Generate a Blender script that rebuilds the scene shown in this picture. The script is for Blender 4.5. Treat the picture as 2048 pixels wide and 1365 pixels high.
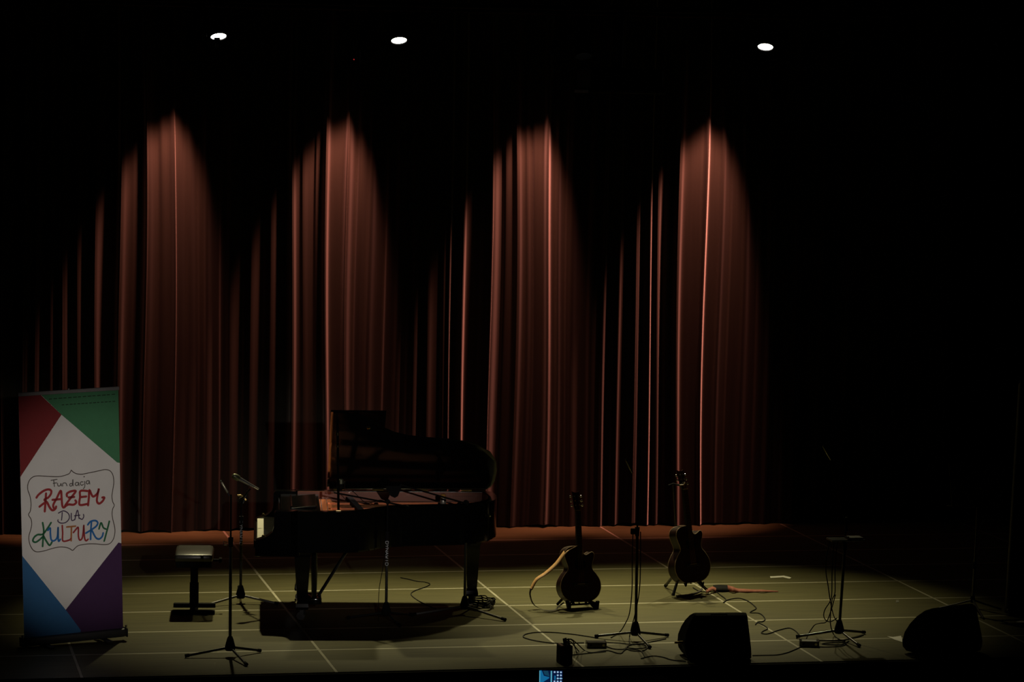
import bpy, bmesh, math, random
from mathutils import Vector, Matrix
random.seed(7)
PI = math.pi
SC = bpy.context.scene
COL = SC.collection
for o in list(bpy.data.objects): bpy.data.objects.remove(o)

# ------------------------------------------------------------------ camera, world, light, exposure
# stage coordinates: x to the right, y upstage (the front edge is y = -7), z = 0 on the deck
CAM = Vector((-5.712, -31.332, 4.650)); FPX = 6296.0
PITCH, YAW, ROLL = 0.08113, 0.20581, 0.01656
FWD = Vector((math.sin(YAW)*math.cos(PITCH), math.cos(YAW)*math.cos(PITCH), -math.sin(PITCH)))
_r = Vector((math.cos(YAW), -math.sin(YAW), 0)); _u = _r.cross(FWD)
RIGHT = math.cos(ROLL)*_r + math.sin(ROLL)*_u
UPV = -math.sin(ROLL)*_r + math.cos(ROLL)*_u
cd = bpy.data.cameras.new('camera'); cam = bpy.data.objects.new('camera', cd); COL.objects.link(cam)
cd.sensor_width = 36; cd.lens = FPX/2048*36; cd.clip_end = 200
m = Matrix((RIGHT, UPV, -FWD)).transposed().to_4x4(); m.translation = CAM; cam.matrix_world = m
SC.camera = cam
w = bpy.data.worlds.new('world'); SC.world = w; w.use_nodes = True
w.node_tree.nodes['Background'].inputs[0].default_value = (0.9, 0.95, 1, 1)
w.node_tree.nodes['Background'].inputs[1].default_value = 0.0004
SC.view_settings.view_transform = 'Standard'; SC.view_settings.look = 'None'
SC.view_settings.gamma = 1; SC.view_settings.use_curve_mapping = False
SC.view_settings.exposure = 0.0

FLOOR_LAMP_W, FLOOR_LAMP_COL = 650.0, (1.0, 0.90, 0.50)
CURT_LAMP_W, CURT_LAMP_COL = 760.0, (1.0, 0.30, 0.22)
LAMP_Z = 5.07
LAMPS = [(-2.367, -1.5, 5.069), (-0.637, -1.5, 5.065), (1.164, -1.5, 5.065), (3.004, -1.5, 5.071)]
CLAMPS = [(-2.40, 0.36), (-0.64, 0.36), (1.36, 0.36), (3.26, 0.36)]
CAIM = [-3.24, -1.46, 0.62, 2.50]

def spot(name, loc, target, watts, colr, deg, blend, radius):
    l = bpy.data.lights.new(name, 'SPOT'); l.energy = watts; l.color = colr
    l.spot_size = math.radians(deg); l.spot_blend = blend; l.shadow_soft_size = radius
    o = bpy.data.objects.new(name, l); COL.objects.link(o); o.location = loc
    o.rotation_euler = (Vector(target)-Vector(loc)).to_track_quat('-Z', 'Y').to_euler()
    return o
# dim control-room spot at the back of the hall, trained on the sponsor banner
spot('hall_spotlight', (-2.6, -24.0, 4.2), (-3.80, -5.40, 1.12), 3500, (1, 0.90, 0.80), 7.4, 0.85, 0.05)
# its neighbour, trained on the open piano
spot('hall_spotlight', (-2.2, -24.0, 4.3), (-1.42, -4.15, 0.98), 2300, (1, 0.92, 0.84), 7.6, 0.95, 0.05)

def ray(x, y): return RIGHT*((x-1024)/FPX) - UPV*((y-682.5)/FPX) + FWD
def at(x, y, z=0.0):
    d = ray(x, y); return CAM + d*((z-CAM.z)/d.z)
def up(x, y, Y):
    d = ray(x, y); return CAM + d*((Y-CAM.y)/d.y)

# ------------------------------------------------------------------ materials
def mat(name, col, rough=0.5, metal=0.0, spec=0.5, noise=0.0, scale=20, stretch=(1, 1, 1), bump=0.0, coat=0.0,
        sheen=0.0, emit=None, estr=0.0, trans=0.0, rand=0.0):
    m = bpy.data.materials.new(name); m.use_nodes = True
    nt = m.node_tree; b = nt.nodes['Principled BSDF']
    b.inputs['Base Color'].default_value = (*col, 1); b.inputs['Roughness'].default_value = rough
    b.inputs['Metallic'].default_value = metal; b.inputs['Specular IOR Level'].default_value = spec
    b.inputs['Coat Weight'].default_value = coat; b.inputs['Coat Roughness'].default_value = 0.05
    b.inputs['Sheen Weight'].default_value = sheen; b.inputs['Sheen Roughness'].default_value = 0.30; b.inputs['Sheen Tint'].default_value = (1, 0.95, 0.85, 1)
    if emit: b.inputs['Emission Color'].default_value = (*emit, 1); b.inputs['Emission Strength'].default_value = estr
    tc = nt.nodes.new('ShaderNodeTexCoord'); mp = nt.nodes.new('ShaderNodeMapping'); mp.inputs['Scale'].default_value = stretch
    nz = nt.nodes.new('ShaderNodeTexNoise'); nz.inputs['Scale'].default_value = scale; nz.inputs['Detail'].default_value = 5
    nt.links.new(tc.outputs['Object'], mp.inputs[0]); nt.links.new(mp.outputs[0], nz.inputs['Vector'])
    if noise or rand:
        mr = nt.nodes.new('ShaderNodeMapRange'); mr.inputs[1].default_value = 0.25; mr.inputs[2].default_value = 0.75
        mr.inputs[3].default_value = 1-noise; mr.inputs[4].default_value = 1+noise
        nt.links.new(nz.outputs['Fac'], mr.inputs[0])
        fac = mr.outputs[0]
        if rand:
            oi = nt.nodes.new('ShaderNodeObjectInfo'); r2 = nt.nodes.new('ShaderNodeMapRange')
            r2.inputs[3].default_value = 1-rand; r2.inputs[4].default_value = 1+rand
            nt.links.new(oi.outputs['Random'], r2.inputs[0])
            mu = nt.nodes.new('ShaderNodeMath'); mu.operation = 'MULTIPLY'
            nt.links.new(fac, mu.inputs[0]); nt.links.new(r2.outputs[0], mu.inputs[1]); fac = mu.outputs[0]
        vm = nt.nodes.new('ShaderNodeVectorMath'); vm.operation = 'SCALE'; vm.inputs[0].default_value = col
        nt.links.new(fac, vm.inputs['Scale']); nt.links.new(vm.outputs[0], b.inputs['Base Color'])
    if bump:
        bp = nt.nodes.new('ShaderNodeBump'); bp.inputs['Strength'].default_value = bump; bp.inputs['Distance'].default_value = 0.003
        nt.links.new(nz.outputs['Fac'], bp.inputs['Height']); nt.links.new(bp.outputs[0], b.inputs['Normal'])
    if trans:
        tr = nt.nodes.new('ShaderNodeBsdfTranslucent'); tr.inputs[0].default_value = (*col, 1)
        mx = nt.nodes.new('ShaderNodeMixShader'); mx.inputs[0].default_value = trans
        out = nt.nodes['Material Output']
        nt.links.new(b.outputs[0], mx.inputs[1]); nt.links.new(tr.outputs[0], mx.inputs[2]); nt.links.new(mx.outputs[0], out.inputs[0])
    return m

M = dict(
    deck=mat('deck_panel', (0.102, 0.092, 0.037), 0.55, noise=0.30, scale=3.2, stretch=(0.5, 9, 1), rand=0.07, spec=0.16, bump=0.05),
    joint=mat('joint_strip', (0.40, 0.37, 0.26), 0.45, noise=0.35, scale=2.0),
    blackpaint=mat('black_paint', (0.006, 0.006, 0.006), 0.9, spec=0.1, noise=0.2),
    curtain=mat('curtain_velvet', (0.020, 0.0182, 0.0135), 0.9, spec=0.03, sheen=1.0, noise=0.10, scale=30, stretch=(1, 1, 0.03)),
    lacquer=mat('black_lacquer', (0.003, 0.003, 0.003), 0.10, spec=0.5, noise=0.1, scale=3),
    lidlac=mat('lid_lacquer', (0.003, 0.003, 0.003), 0.14, spec=0.12, noise=0.1, scale=3),
    wood=mat('inner_rim_wood', (0.26, 0.060, 0.022), 0.35, noise=0.25, scale=4, stretch=(1, 1, 14)),
    board=mat('soundboard_wood', (0.42, 0.13, 0.055), 0.35, noise=0.25, scale=6, stretch=(1, 12, 1)),
    gold=mat('cast_iron_plate', (0.52, 0.15, 0.060), 0.32, metal=0.6, noise=0.1),
    string=mat('copper_wire', (0.62, 0.26, 0.12), 0.3, metal=0.9),
    felt=mat('red_felt', (0.25, 0.02, 0.015), 0.9, noise=0.1, scale=80),
    ivory=mat('white_key_plastic', (0.93, 0.89, 0.76), 0.16, noise=0.03),
    ebony=mat('black_key', (0.008, 0.008, 0.007), 0.25, noise=0.1),
    brass=mat('brass', (0.75, 0.55, 0.25), 0.22, metal=1, noise=0.05),
    chrome=mat('chrome', (0.75, 0.75, 0.74), 0.18, metal=1, noise=0.03),
    leather=mat('black_leather', (0.016, 0.015, 0.011), 0.33, spec=1.0, noise=0.2, scale=120, bump=0.15),
    satin=mat('satin_black_metal', (0.016, 0.016, 0.016), 0.26, spec=0.9, noise=0.15, scale=60),
    matte=mat('matte_black', (0.004, 0.004, 0.004), 0.8, spec=0.12, noise=0.2, scale=60, bump=0.1),
    rubber=mat('black_rubber', (0.005, 0.005, 0.005), 0.85, spec=0.15, noise=0.1),
    cable=mat('cable_sheath', (0.005, 0.0048, 0.004), 0.7, spec=0.2, noise=0.1),
    lettering=mat('pale_lettering', (0.55, 0.56, 0.60), 0.6, noise=0.05),
    mesh=mat('wire_mesh', (0.16, 0.17, 0.11), 0.4, metal=0.7, noise=0.3, scale=400),
    micgrey=mat('mic_grey', (0.22, 0.22, 0.23), 0.35, metal=0.5, noise=0.05),
    miclite=mat('mic_champagne', (0.62, 0.60, 0.42), 0.32, metal=0.6, noise=0.05),
    mahog=mat('dark_mahogany', (0.022, 0.0045, 0.002), 0.35, spec=0.35, noise=0.25, scale=8, stretch=(6, 1, 1)),
    sideW=mat('guitar_side_wood', (0.016, 0.004, 0.002), 0.4, spec=0.4, noise=0.25, scale=8),
    neckW=mat('dark_neck_wood', (0.010, 0.005, 0.003), 0.4, spec=0.4, noise=0.2),
    binding=mat('cream_binding', (0.42, 0.30, 0.20), 0.4, noise=0.05),
    fret=mat('fret_metal', (0.30, 0.27, 0.20), 0.4, metal=0.8, noise=0.05),
    tan=mat('tan_leather', (0.55, 0.30, 0.12), 0.55, noise=0.2, scale=40),
    darkstrap=mat('dark_brown_leather', (0.02, 0.011, 0.006), 0.6, noise=0.2, scale=40),
    pinkstrap=mat('rust_red_strap', (0.26, 0.075, 0.042), 0.8, noise=0.2, scale=40),
    paper=mat('white_paper', (0.80, 0.77, 0.70), 0.8, noise=0.05),
    tape=mat('white_tape', (0.85, 0.82, 0.70), 0.7, noise=0.05),
    alu_and_glint=mat('aluminium_and_glints', (0.20, 0.19, 0.19), 0.5, metal=0.2, noise=0.08),  # real rails, plus lamp glints painted on stand legs and a banner edge
    darkalu=mat('dark_grey_metal', (0.045, 0.045, 0.045), 0.5, metal=0.2, noise=0.1),
    fabric=mat('banner_fabric', (0.74, 0.73, 0.72), 0.75, noise=0.03, scale=6, trans=0.12),
    red=mat('print_red', (0.19, 0.010, 0.012), 0.75, noise=0.05),
    green=mat('print_green', (0.045, 0.19, 0.085), 0.75, noise=0.05),
    blue=mat('print_blue', (0.020, 0.115, 0.28), 0.75, noise=0.05),
    violet=mat('print_violet', (0.040, 0.008, 0.060), 0.75, noise=0.05),
    inkred=mat('ink_red', (0.30, 0.020, 0.025), 0.75, noise=0.05),
    inkgreen=mat('ink_green', (0.010, 0.12, 0.045), 0.75, noise=0.05),
    inkblue=mat('ink_blue', (0.010, 0.13, 0.40), 0.75, noise=0.05),
    inkorange=mat('ink_orange', (0.36, 0.13, 0.035), 0.75, noise=0.05),
    inkviolet=mat('ink_violet', (0.055, 0.028, 0.080), 0.75, noise=0.05),
    inkbrown=mat('ink_brown', (0.075, 0.055, 0.048), 0.75, noise=0.05),
    inkgrey=mat('ink_grey', (0.10, 0.09, 0.085), 0.75, noise=0.05),
    inkdark=mat('ink_dark_green', (0.012, 0.05, 0.02), 0.75, noise=0.05),
    darkprint=mat('dark_print', (0.030, 0.028, 0.020), 0.7, noise=0.2),
    lens=mat('lamp_lens', (0.9, 0.9, 0.85), 0.2, emit=(1.0, 0.97, 0.86), estr=14, noise=0.02),
    lensdim=mat('shaded_lens', (0.3, 0.3, 0.28), 0.2, emit=(1.0, 0.97, 0.86), estr=0.5, noise=0.02),
    lensred=mat('amber_red_gel', (0.5, 0.1, 0.05), 0.2, emit=(1.0, 0.3, 0.2), estr=0.25, noise=0.02),
    led=mat('red_standby_light', (0.3, 0.01, 0.01), 0.3, emit=(1, 0.05, 0.05), estr=0.35),
    scr_blue=mat('screen_blue', (0.0, 0.0, 0.0), 0.2, emit=(0.006, 0.13, 0.30), estr=0.9),
    scr_lite=mat('screen_light_blue', (0.0, 0.0, 0.0), 0.2, emit=(0.08, 0.34, 0.46), estr=1.0),
    scr_navy=mat('screen_navy', (0.0, 0.0, 0.0), 0.2, emit=(0.002, 0.008, 0.040), estr=1.0),
    scr_teal=mat('screen_teal', (0.0, 0.0, 0.0), 0.2, emit=(0.006, 0.045, 0.085), estr=1.0),
    scr_white=mat('screen_icons', (0.0, 0.0, 0.0), 0.2, emit=(0.30, 0.46, 0.66), estr=1.0),
    redbox=mat('red_stripe', (0.22, 0.015, 0.010), 0.6, noise=0.1),
    greybox=mat('grey_steel', (0.16, 0.155, 0.12), 0.5, noise=0.1),
    amber=mat('amber_glass', (0.60, 0.30, 0.08), 0.15, noise=0.05),
    silver=mat('pale_metal', (0.55, 0.52, 0.45), 0.3, metal=0.7, noise=0.1),
)

# ------------------------------------------------------------------ mesh helpers
class MB:
    def __init__(s): s.bm = bmesh.new()
    def _add(s, verts, faces):
        vs = [s.bm.verts.new(v) for v in verts]
        for f in faces:
            try: s.bm.faces.new([vs[i] for i in f])
            except ValueError: pass
        return vs
    def box(s, c, size, rot=None, bevel=0.0):
        mt = Matrix.Translation(Vector(c)) @ (rot.to_4x4() if rot is not None else Matrix.Identity(4)) @ Matrix.Diagonal((*size, 1))
        g = bmesh.ops.create_cube(s.bm, size=1, matrix=mt)
        if bevel:
            es = list({e for v in g['verts'] for e in v.link_edges})
            bmesh.ops.bevel(s.bm, geom=es, offset=bevel, segments=2, affect='EDGES', profile=0.5)
        return s
    def tube(s, pts, r, n=10, cap=True, closed=False):
        pts = [Vector(p) for p in pts]; k = len(pts)
        rs = list(r) if isinstance(r, (list, tuple)) else [r]*k
        rings = []; prev = None
        for i, p in enumerate(pts):
            if closed: t = pts[(i+1) % k]-pts[i-1]
            else: t = pts[min(i+1, k-1)]-pts[max(i-1, 0)]
            t = t.normalized() if t.length > 1e-9 else Vector((0, 0, 1))
            if prev is None:
                a = Vector((0, 0, 1)) if abs(t.z) < 0.9 else Vector((1, 0, 0))
                e = t.cross(a).normalized()
            else:
                e = prev-t*prev.dot(t); e = e.normalized() if e.length > 1e-6 else t.orthogonal().normalized()
            prev = e; f = t.cross(e)
            rings.append([s.bm.verts.new(p+(e*math.cos(2*PI*j/n)+f*math.sin(2*PI*j/n))*rs[i]) for j in range(n)])
        for i in range(k if closed else k-1):
            a, b = rings[i], rings[(i+1) % k]
            for j in range(n): s.bm.faces.new((a[j], a[(j+1) % n], b[(j+1) % n], b[j]))
        if cap and not closed: s.bm.faces.new(rings[0][::-1]); s.bm.faces.new(rings[-1])
        return s
    def lathe(s, prof, n=20, mt=None):
        mt = mt or Matrix.Identity(4); rings = []
        for r, z in prof:
            if r < 1e-6: rings.append([s.bm.verts.new(mt @ Vector((0, 0, z)))])
            else: rings.append([s.bm.verts.new(mt @ Vector((r*math.cos(2*PI*j/n), r*math.sin(2*PI*j/n), z))) for j in range(n)])
        for a, b in zip(rings, rings[1:]):
            for j in range(n):
                q = [a[j % len(a)], a[(j+1) % len(a)], b[(j+1) % len(b)], b[j % len(b)]]
                q = list(dict.fromkeys(q))
                if len(q) > 2: s.bm.faces.new(q)
        for a in (rings[0], rings[-1]):
            if len(a) > 2:
                try: s.bm.faces.new(a)
                except ValueError: pass
        return s
    def prism(s, outline, z0, z1, mt=None):
        mt = mt or Matrix.Identity(4); n = len(outline)
        a = [s.bm.verts.new(mt @ Vector((x, y, z0))) for x, y in outline]
        b = [s.bm.verts.new(mt @ Vector((x, y, z1))) for x, y in outline]
        s.bm.faces.new(a[::-1]); s.bm.faces.new(b)
        for i in range(n): s.bm.faces.new((a[i], a[(i+1) % n], b[(i+1) % n], b[i]))
        return s
    def poly(s, pts): s._add(pts, [list(range(len(pts)))]); return s
    def strip(s, L, R):
        k = len(L); a = [s.bm.verts.new(p) for p in L]; b = [s.bm.verts.new(p) for p in R]
        for i in range(k-1): s.bm.faces.new((a[i], a[i+1], b[i+1], b[i]))
        return s
    def build(s, name, material, parent=None, smooth=False, loc=None):
        bmesh.ops.recalc_face_normals(s.bm, faces=s.bm.faces)
        me = bpy.data.meshes.new(name)
        if loc is not None: bmesh.ops.translate(s.bm, verts=s.bm.verts, vec=-Vector(loc))
        s.bm.to_mesh(me); s.bm.free()
        if smooth:
            me.polygons.foreach_set('use_smooth', [True]*len(me.polygons))
            try: me.set_sharp_from_angle(angle=math.radians(38))
            except Exception: pass
        me.materials.append(M[material])
        o = bpy.data.objects.new(name, me); COL.objects.link(o)
        if parent: o.parent = parent
        if loc is not None: o.location = loc
        return o

def tag(o, label=None, cat=None, group=None, kind=None):
    if label: o['label'] = label
    if cat: o['category'] = cat
    if group: o['group'] = group
    if kind: o['kind'] = kind
    return o
def thing(name, label, cat, loc=(0, 0, 0), rot=(0, 0, 0), group=None):
    o = bpy.data.objects.new(name, None); COL.objects.link(o); o.empty_display_size = 0.1
    o.location = loc; o.rotation_euler = rot
    return tag(o, label, cat, group)
def struct(name, mb, material, parent=None): return tag(mb.build(name, material, parent), kind='structure')
def catmull(pts, n=8, closed=False):
    P = [Vector(p) for p in pts]; k = len(P); out = []
    for i in range(k if closed else k-1):
        if closed: p0, p1, p2, p3 = P[i-1], P[i], P[(i+1) % k], P[(i+2) % k]
        else: p0, p1, p2, p3 = P[max(i-1, 0)], P[i], P[i+1], P[min(i+2, k-1)]
        for j in range(n):
            t = j/n
            out.append(0.5*((2*p1)+(p2-p0)*t+(2*p0-5*p1+4*p2-p3)*t*t+(3*p1-p0-3*p2+p3)*t**3))
    if not closed: out.append(P[-1])
    return out
def axis_matrix(p, d):
    """frame at p whose z axis runs along d"""
    q = Vector(d).to_track_quat('Z', 'Y').to_matrix().to_4x4(); q.translation = Vector(p); return q
def copy_tree(o, parent=None):
    c = o.copy(); COL.objects.link(c)
    if parent: c.parent = parent; c.matrix_parent_inverse = o.matrix_parent_inverse.copy()
    for ch in list(o.children): copy_tree(ch, c)
    return c

# ------------------------------------------------------------------ setting
f = struct('floor', MB().box((1, -2.5, -0.52), (18, 9, 0.98)), 'blackpaint')
PX = list(range(-8, 10, 2)); PY = list(range(-7, 2, 1))
pm = MB().box((0, 0, -0.0165), (1.976, 0.9635, 0.033), bevel=0.002).build('panel', 'deck', f)
first = True
for X in PX:
    for Y in PY:
        p = pm if first else pm.copy()
        if not first: COL.objects.link(p); p.parent = f
        p.location = (X+1, Y+0.5, 0); first = False
for Y in range(-6, 2):                      # pale strips in the cross joints, one per row
    MB().box((1, Y, -0.0115), (18, 0.0355, 0.0225)).build('joint_strip', 'joint', f)
for X in range(-6, 10, 2):                  # and in the long joints
    for Y in PY:
        MB().box((X, Y+0.5, -0.012), (0.0225, 0.9635, 0.0225)).build('joint_strip', 'joint', f)
struct('trim_1', MB().box((1, -7.02, -0.03), (18, 0.04, 0.05), bevel=0.004).box((1, -7.01, -0.55), (18, 0.02, 0.98)), 'blackpaint')
struct('auditorium_floor', MB().box((1, -21, -1.06), (18, 28, 0.10)), 'blackpaint')
struct('wall_back', MB().box((1, 2.1, 3.2), (18.4, 0.2, 8.6)), 'blackpaint')
struct('wall_left', MB().box((-8.1, -16, 3.2), (0.2, 36, 8.6)), 'blackpaint')
struct('wall_right', MB().box((10.1, -16, 3.2), (0.2, 36, 8.6)), 'blackpaint')
struct('ceiling', MB().box((1, -16, 7.55), (18.4, 36, 0.1)), 'blackpaint')

# ------------------------------------------------------------------ curtain
def build_curtain():
    # picture columns at mid height: crests (column, height, half width) and the deep creases between pleats
    crest = [(-150, .03, 5), (-95, .03, 6), (-40, .03, 5), (10, .03, 6), (52, .025, 5), (75, .03, 4), (104, .02, 4), (130, .03, 5), (160, .02, 4), (197, .032, 4), (245, .040, 4.5), (296, .040, 5.5), (326, .008, 4), (356, .024, 8), (384, .01, 5),
             (420, .015, 4), (468, .015, 6), (508, .015, 5), (546, .020, 8), (586, .040, 4), (610, .01, 4), (654, .045, 4), (696, .030, 4.5), (722, .012, 5), (742, .016, 4), (800, .02, 5), (832, .02, 4), (860, .015, 4), (906, .026, 2.5), (932, .040, 3),
             (986, .045, 7), (1037, .034, 5), (1060, .010, 4), (1098, .040, 4), (1122, .012, 3), (1150, .012, 5), (1212, .024, 3), (1241, .018, 2.5), (1276, .026, 5), (1303, .034, 2.5), (1320, .038, 4.5),
             (1358, .040, 4.5), (1409, .034, 2.8), (1442, .014, 3), (1490, .012, 5), (1545, .02, 5), (1600, .02, 5), (1650, .02, 5), (1700, .02, 5), (1760, .02, 5), (1830, .02, 5)]
    crease = [(-120, 8, .06), (-65, 8, .07), (-15, 8, .06), (35, 7, .06), (90, 6, .06), (118, 5, .05), (145, 6, .06), (180, 8, .07), (232, 8, .11), (287, 3.5, .035), (402, 3, .025), (443, 6, .09), (490, 6, .06), (528, 6, .05), (571, 8, .11), (632, 3.5, .045),
              (714, 3, .03), (771, 5, .09), (815, 5, .06), (846, 5, .06), (884, 8, .09), (920, 6, .09), (959, 11, .12), (1006, 6, .11), (1070, 3, .045), (1136, 4, .04), (1178, 8, .08), (1228, 6, .07), (1260, 6, .09), (1292, 5, .09), (1332, 8, .12), (1461, 2.6, .045),
              (1515, 7, .07), (1572, 7, .06), (1625, 7, .06), (1675, 7, .06), (1730, 7, .06), (1795, 7, .06)]
    cx = lambda px: up(px, 560, 0.88).x
    x0, x1 = cx(-200), cx(1900); N = 2600; step = (x1-x0)/N
    k1 = 1/195.0
    crests = [(cx(p)-0.026, h, q*k1) for p, h, q in crest]; creases = [(cx(p)-0.026, q*k1, h) for p, q, h in crease]
    main = sorted(c for c, h, q in crests if h >= 0.024); mi = 0
    d = []
    for i in range(N+1):
        x = x0+i*step; v = 0.105+0.012*math.sin(x*4.3)+0.008*math.sin(x*9.1+1)+0.0015*math.sin(x*61)
        while mi < len(main)-2 and main[mi+1] < x: mi += 1
        g = main[mi+1]-main[mi]; tt = min(1, max(0, (x-main[mi])/g)); v += min(0.05, 0.22*g)*(tt-0.5)*(1 if tt < 0.94 else (1-tt)/0.06)
        for c, h, q in crests:
            if abs(x-c) < 6*q: v += 2.4*h*math.exp(-0.5*((x-c)/((0.7 if x < c else 1.6)*q))**2)
        for c, q, h in creases:
            if x > c-9*q and x < c+3*q: v -= 0.60*h*(math.exp(-((c-x)/(3.4*q))**2) if x < c else 1/(1+((x-c)/q)**6))
        d.append(max(0.0, v))
    def smooth(v, k):
        for _ in range(2):
            c = [0]
            for q in v: c.append(c[-1]+q)
            v = [(c[min(len(v), i+k+1)]-c[max(0, i-k)])/(min(len(v), i+k+1)-max(0, i-k)) for i in range(len(v))]
        return v
    sharp, soft = list(d), smooth(d, 2)
    rows = 44; zs = [0.012+6.3*(r/rows) for r in range(rows+1)]
    vs, fs = [], []
    for z in zs:
        k = min(1, max(0, (z-0.2)/5)); sway = 0.018*math.sin(z*1.3)
        for i in range(N+1):
            x = x0+i*step
            w = 0.5+0.5*math.sin(x*2.3+1.0)
            dd = sharp[i]*(1-k*w*0.8)+soft[i]*k*w*0.8
            dd = dd*(1.05-0.20*k)
            dx = 0.030*math.sin(x*1.9+0.6*z)*(z/4-0.6)+0.012*math.sin(x*5.1+z)
            zz = z+(0.012*math.sin(x*6.0)+0.010*math.sin(x*14+1) if z < 0.05 else 0)
            vs.append((x+dx, 1.00-dd+sway*0.3, max(0.003, zz)))
    for r in range(rows):
        for i in range(N):
            a = r*(N+1)+i; fs.append((a, a+1, a+N+2, a+N+1))
    me = bpy.data.meshes.new('stage_curtain'); me.from_pydata(vs, [], fs)
    me.polygons.foreach_set('use_smooth', [True]*len(me.polygons)); me.materials.append(M['curtain'])
    o = bpy.data.objects.new('stage_curtain', me); COL.objects.link(o)
    return tag(o, 'tall dark red-brown pleated stage curtain hanging across the back of the stage', 'curtain')
build_curtain()

# ------------------------------------------------------------------ lighting rig
for yb, lab in ((-1.5, 'black lighting pipe overhead carrying the three lit white lamps'), (0.36, 'black lighting pipe overhead just in front of the curtain')):
    t = thing('lighting_bar', lab, 'lighting bar', (1, yb, 5.40))
    MB().tube([(-5.2, 0, 0), (5.2, 0, 0)], 0.025, 12).build('pipe', 'matte', t, True)
    for x in (-4, 0, 4): MB().tube([(x, 0, 0), (x, 0, 2.08)], 0.008, 8).build('hanger', 'matte', t)
def stage_lamp(loc, target, label, lens, group, watts, colr, deg, blend, recess=0.0, roll=0.0, doors=False):
    t = thing('stage_lamp', label, 'stage lamp', loc, group=group)
    d = (Vector(target)-Vector(loc)).normalized()
    A = axis_matrix((0, 0, 0), d)
    if roll: A = A @ Matrix.Rotation(roll, 4, 'Z')
    # z axis points out of the lens; the lens sits at the thing's origin
    MB().lathe([(0.0, -0.27), (0.045, -0.27), (0.05, -0.25), (0.055, -0.17), (0.075, -0.09), (0.083, -0.03), (0.083, 0.012+recess), (0.076, 0.012+recess), (0.0765, -0.002), (0, -0.002)], 24, A).build('housing', 'matte', t, True)
    MB().lathe([(0, -0.0015), (0.0745, -0.0015), (0.073, 0.003), (0.04, 0.006), (0, 0.007)], 24, A).build('lens', lens, t, True)
    c = A @ Vector((0, 0, -0.13)); top = Vector((0, 0, 5.40-loc[2]-0.02)); top.x = c.x; top.y = 0.0
    h = max(0.12, top.z-0.05)
    side = (A.to_3x3() @ Vector((1, 0, 0))); side = Vector((side.x, side.y, 0)).normalized()*0.10
    MB().tube([c-side, c-side+Vector((0, 0, 0.10)), Vector((c.x, c.y, c.z+0.14)), c+side+Vector((0, 0, 0.10)), c+side], 0.008, 8).build('yoke', 'matte', t)
    MB().tube([Vector((c.x, c.y, c.z+0.14)), top], 0.012, 8).box(top, (0.05, 0.07, 0.06), bevel=0.006).build('clamp', 'matte', t)
    if doors:
        bd = MB()
        for k in range(4):
            R = A @ Matrix.Rotation(k*PI/2, 4, 'Z') @ Matrix.Translation((0.083, 0, 0.012+recess)) @ Matrix.Rotation(-0.35, 4, 'Y')
            bd.box(R @ Vector((0, 0, 0.05)), (0.004, 0.12, 0.10), R.to_3x3())
        bd.build('barn_doors', 'matte', t)
    o = spot('lamp_beam', Vector(loc)+d*(recess+0.035), Vector(target), watts, colr, deg, blend, 0.06)
    return t
for i, (x, y, z) in enumerate(LAMPS):
    lab = ['leftmost of the three lit white stage lamps, partly hidden by a clamp', 'middle of the three lit white stage lamps, above the piano',
           'unlit-looking black stage lamp between the middle and the right lit lamps', 'rightmost of the three lit white stage lamps'][i]
    tgt = (x+[0.35, 0.05, -0.05, -1.0][i], y-2.50, 0)
    stage_lamp((x, y, z), tgt, lab, 'lens' if i != 2 else 'lensdim', None, FLOOR_LAMP_W*[1.10, 0.92, 1.12, 0.78][i], FLOOR_LAMP_COL, 52, 1.0, recess=0.0 if i != 2 else 0.13)
# bracket that crosses the face of the left lamp
b = Vector(LAMPS[0])
t = thing('safety_bracket', 'small dark bracket hanging across the lower half of the left stage lamp', 'bracket', (b.x-0.03, b.y-0.16, b.z-0.045))
MB().box((0, 0, 0), (0.055, 0.03, 0.055), bevel=0.004).tube([(-0.02, 0, 0), (-0.10, 0.02, 0.03), (-0.11, 0.16, 0.37)], 0.006, 8).build('arm', 'matte', t)
MB().box((0.0, 0, -0.045), (0.03, 0.02, 0.045), bevel=0.003).build('plate', 'darkalu', t)
for i, (x, y) in enumerate(CLAMPS):
    stage_lamp((x, y, 5.08), (CAIM[i], y+1.22, 0), ['first', 'second', 'third', 'fourth'][i]+' from the left of the four black lamps raking the curtain', 'lensred', None,
               CURT_LAMP_W*[0.9, 1.0, 1.0, 1.05][i], CURT_LAMP_COL, 41, 0.74, recess=0.10)
# dark ceiling box (projector) and tiny red light
pa = up(1240, 158, -2.6)
t = thing('ceiling_projector', 'dark boxy projector hanging under the ceiling right of centre', 'projector', pa)
MB().box((0, 0, 0), (0.70, 0.55, 0.20), bevel=0.03).build('case', 'matte', t)
MB().box((0, 0, -0.12), (0.74, 0.58, 0.03), bevel=0.005).build('cradle', 'darkprint', t)
MB().lathe([(0, 0), (0.06, 0), (0.065, 0.05), (0.05, 0.06), (0, 0.055)], 20, axis_matrix((-0.2, -0.275, 0), (0, -1, 0))).build('lens', 'matte', t, True)
MB().tube([(0, 0, 0.1), (0, 0, 7.5-pa.z)], 0.025, 10).build('drop_pole', 'matte', t)
pa = up(708, 119, -1.66)
t = thing('junction_box', 'small black box with a tiny red standby light hung below the lighting pipe', 'junction box', pa)
MB().box((0, 0.03, 0.02), (0.12, 0.05, 0.14), bevel=0.005).tube([(0, 0.03, 0.08), (0, -1.5-pa.y, 5.38-pa.z)], 0.006, 6).box((0, -1.5-pa.y, 5.40-pa.z), (0.04, 0.064, 0.064), bevel=0.004).build('case', 'matte', t)
MB().lathe([(0, 0), (0.006, 0), (0.005, 0.004), (0, 0.005)], 10, axis_matrix((0, 0.004, 0), (0, -1, 0))).build('indicator', 'led', t)

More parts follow.
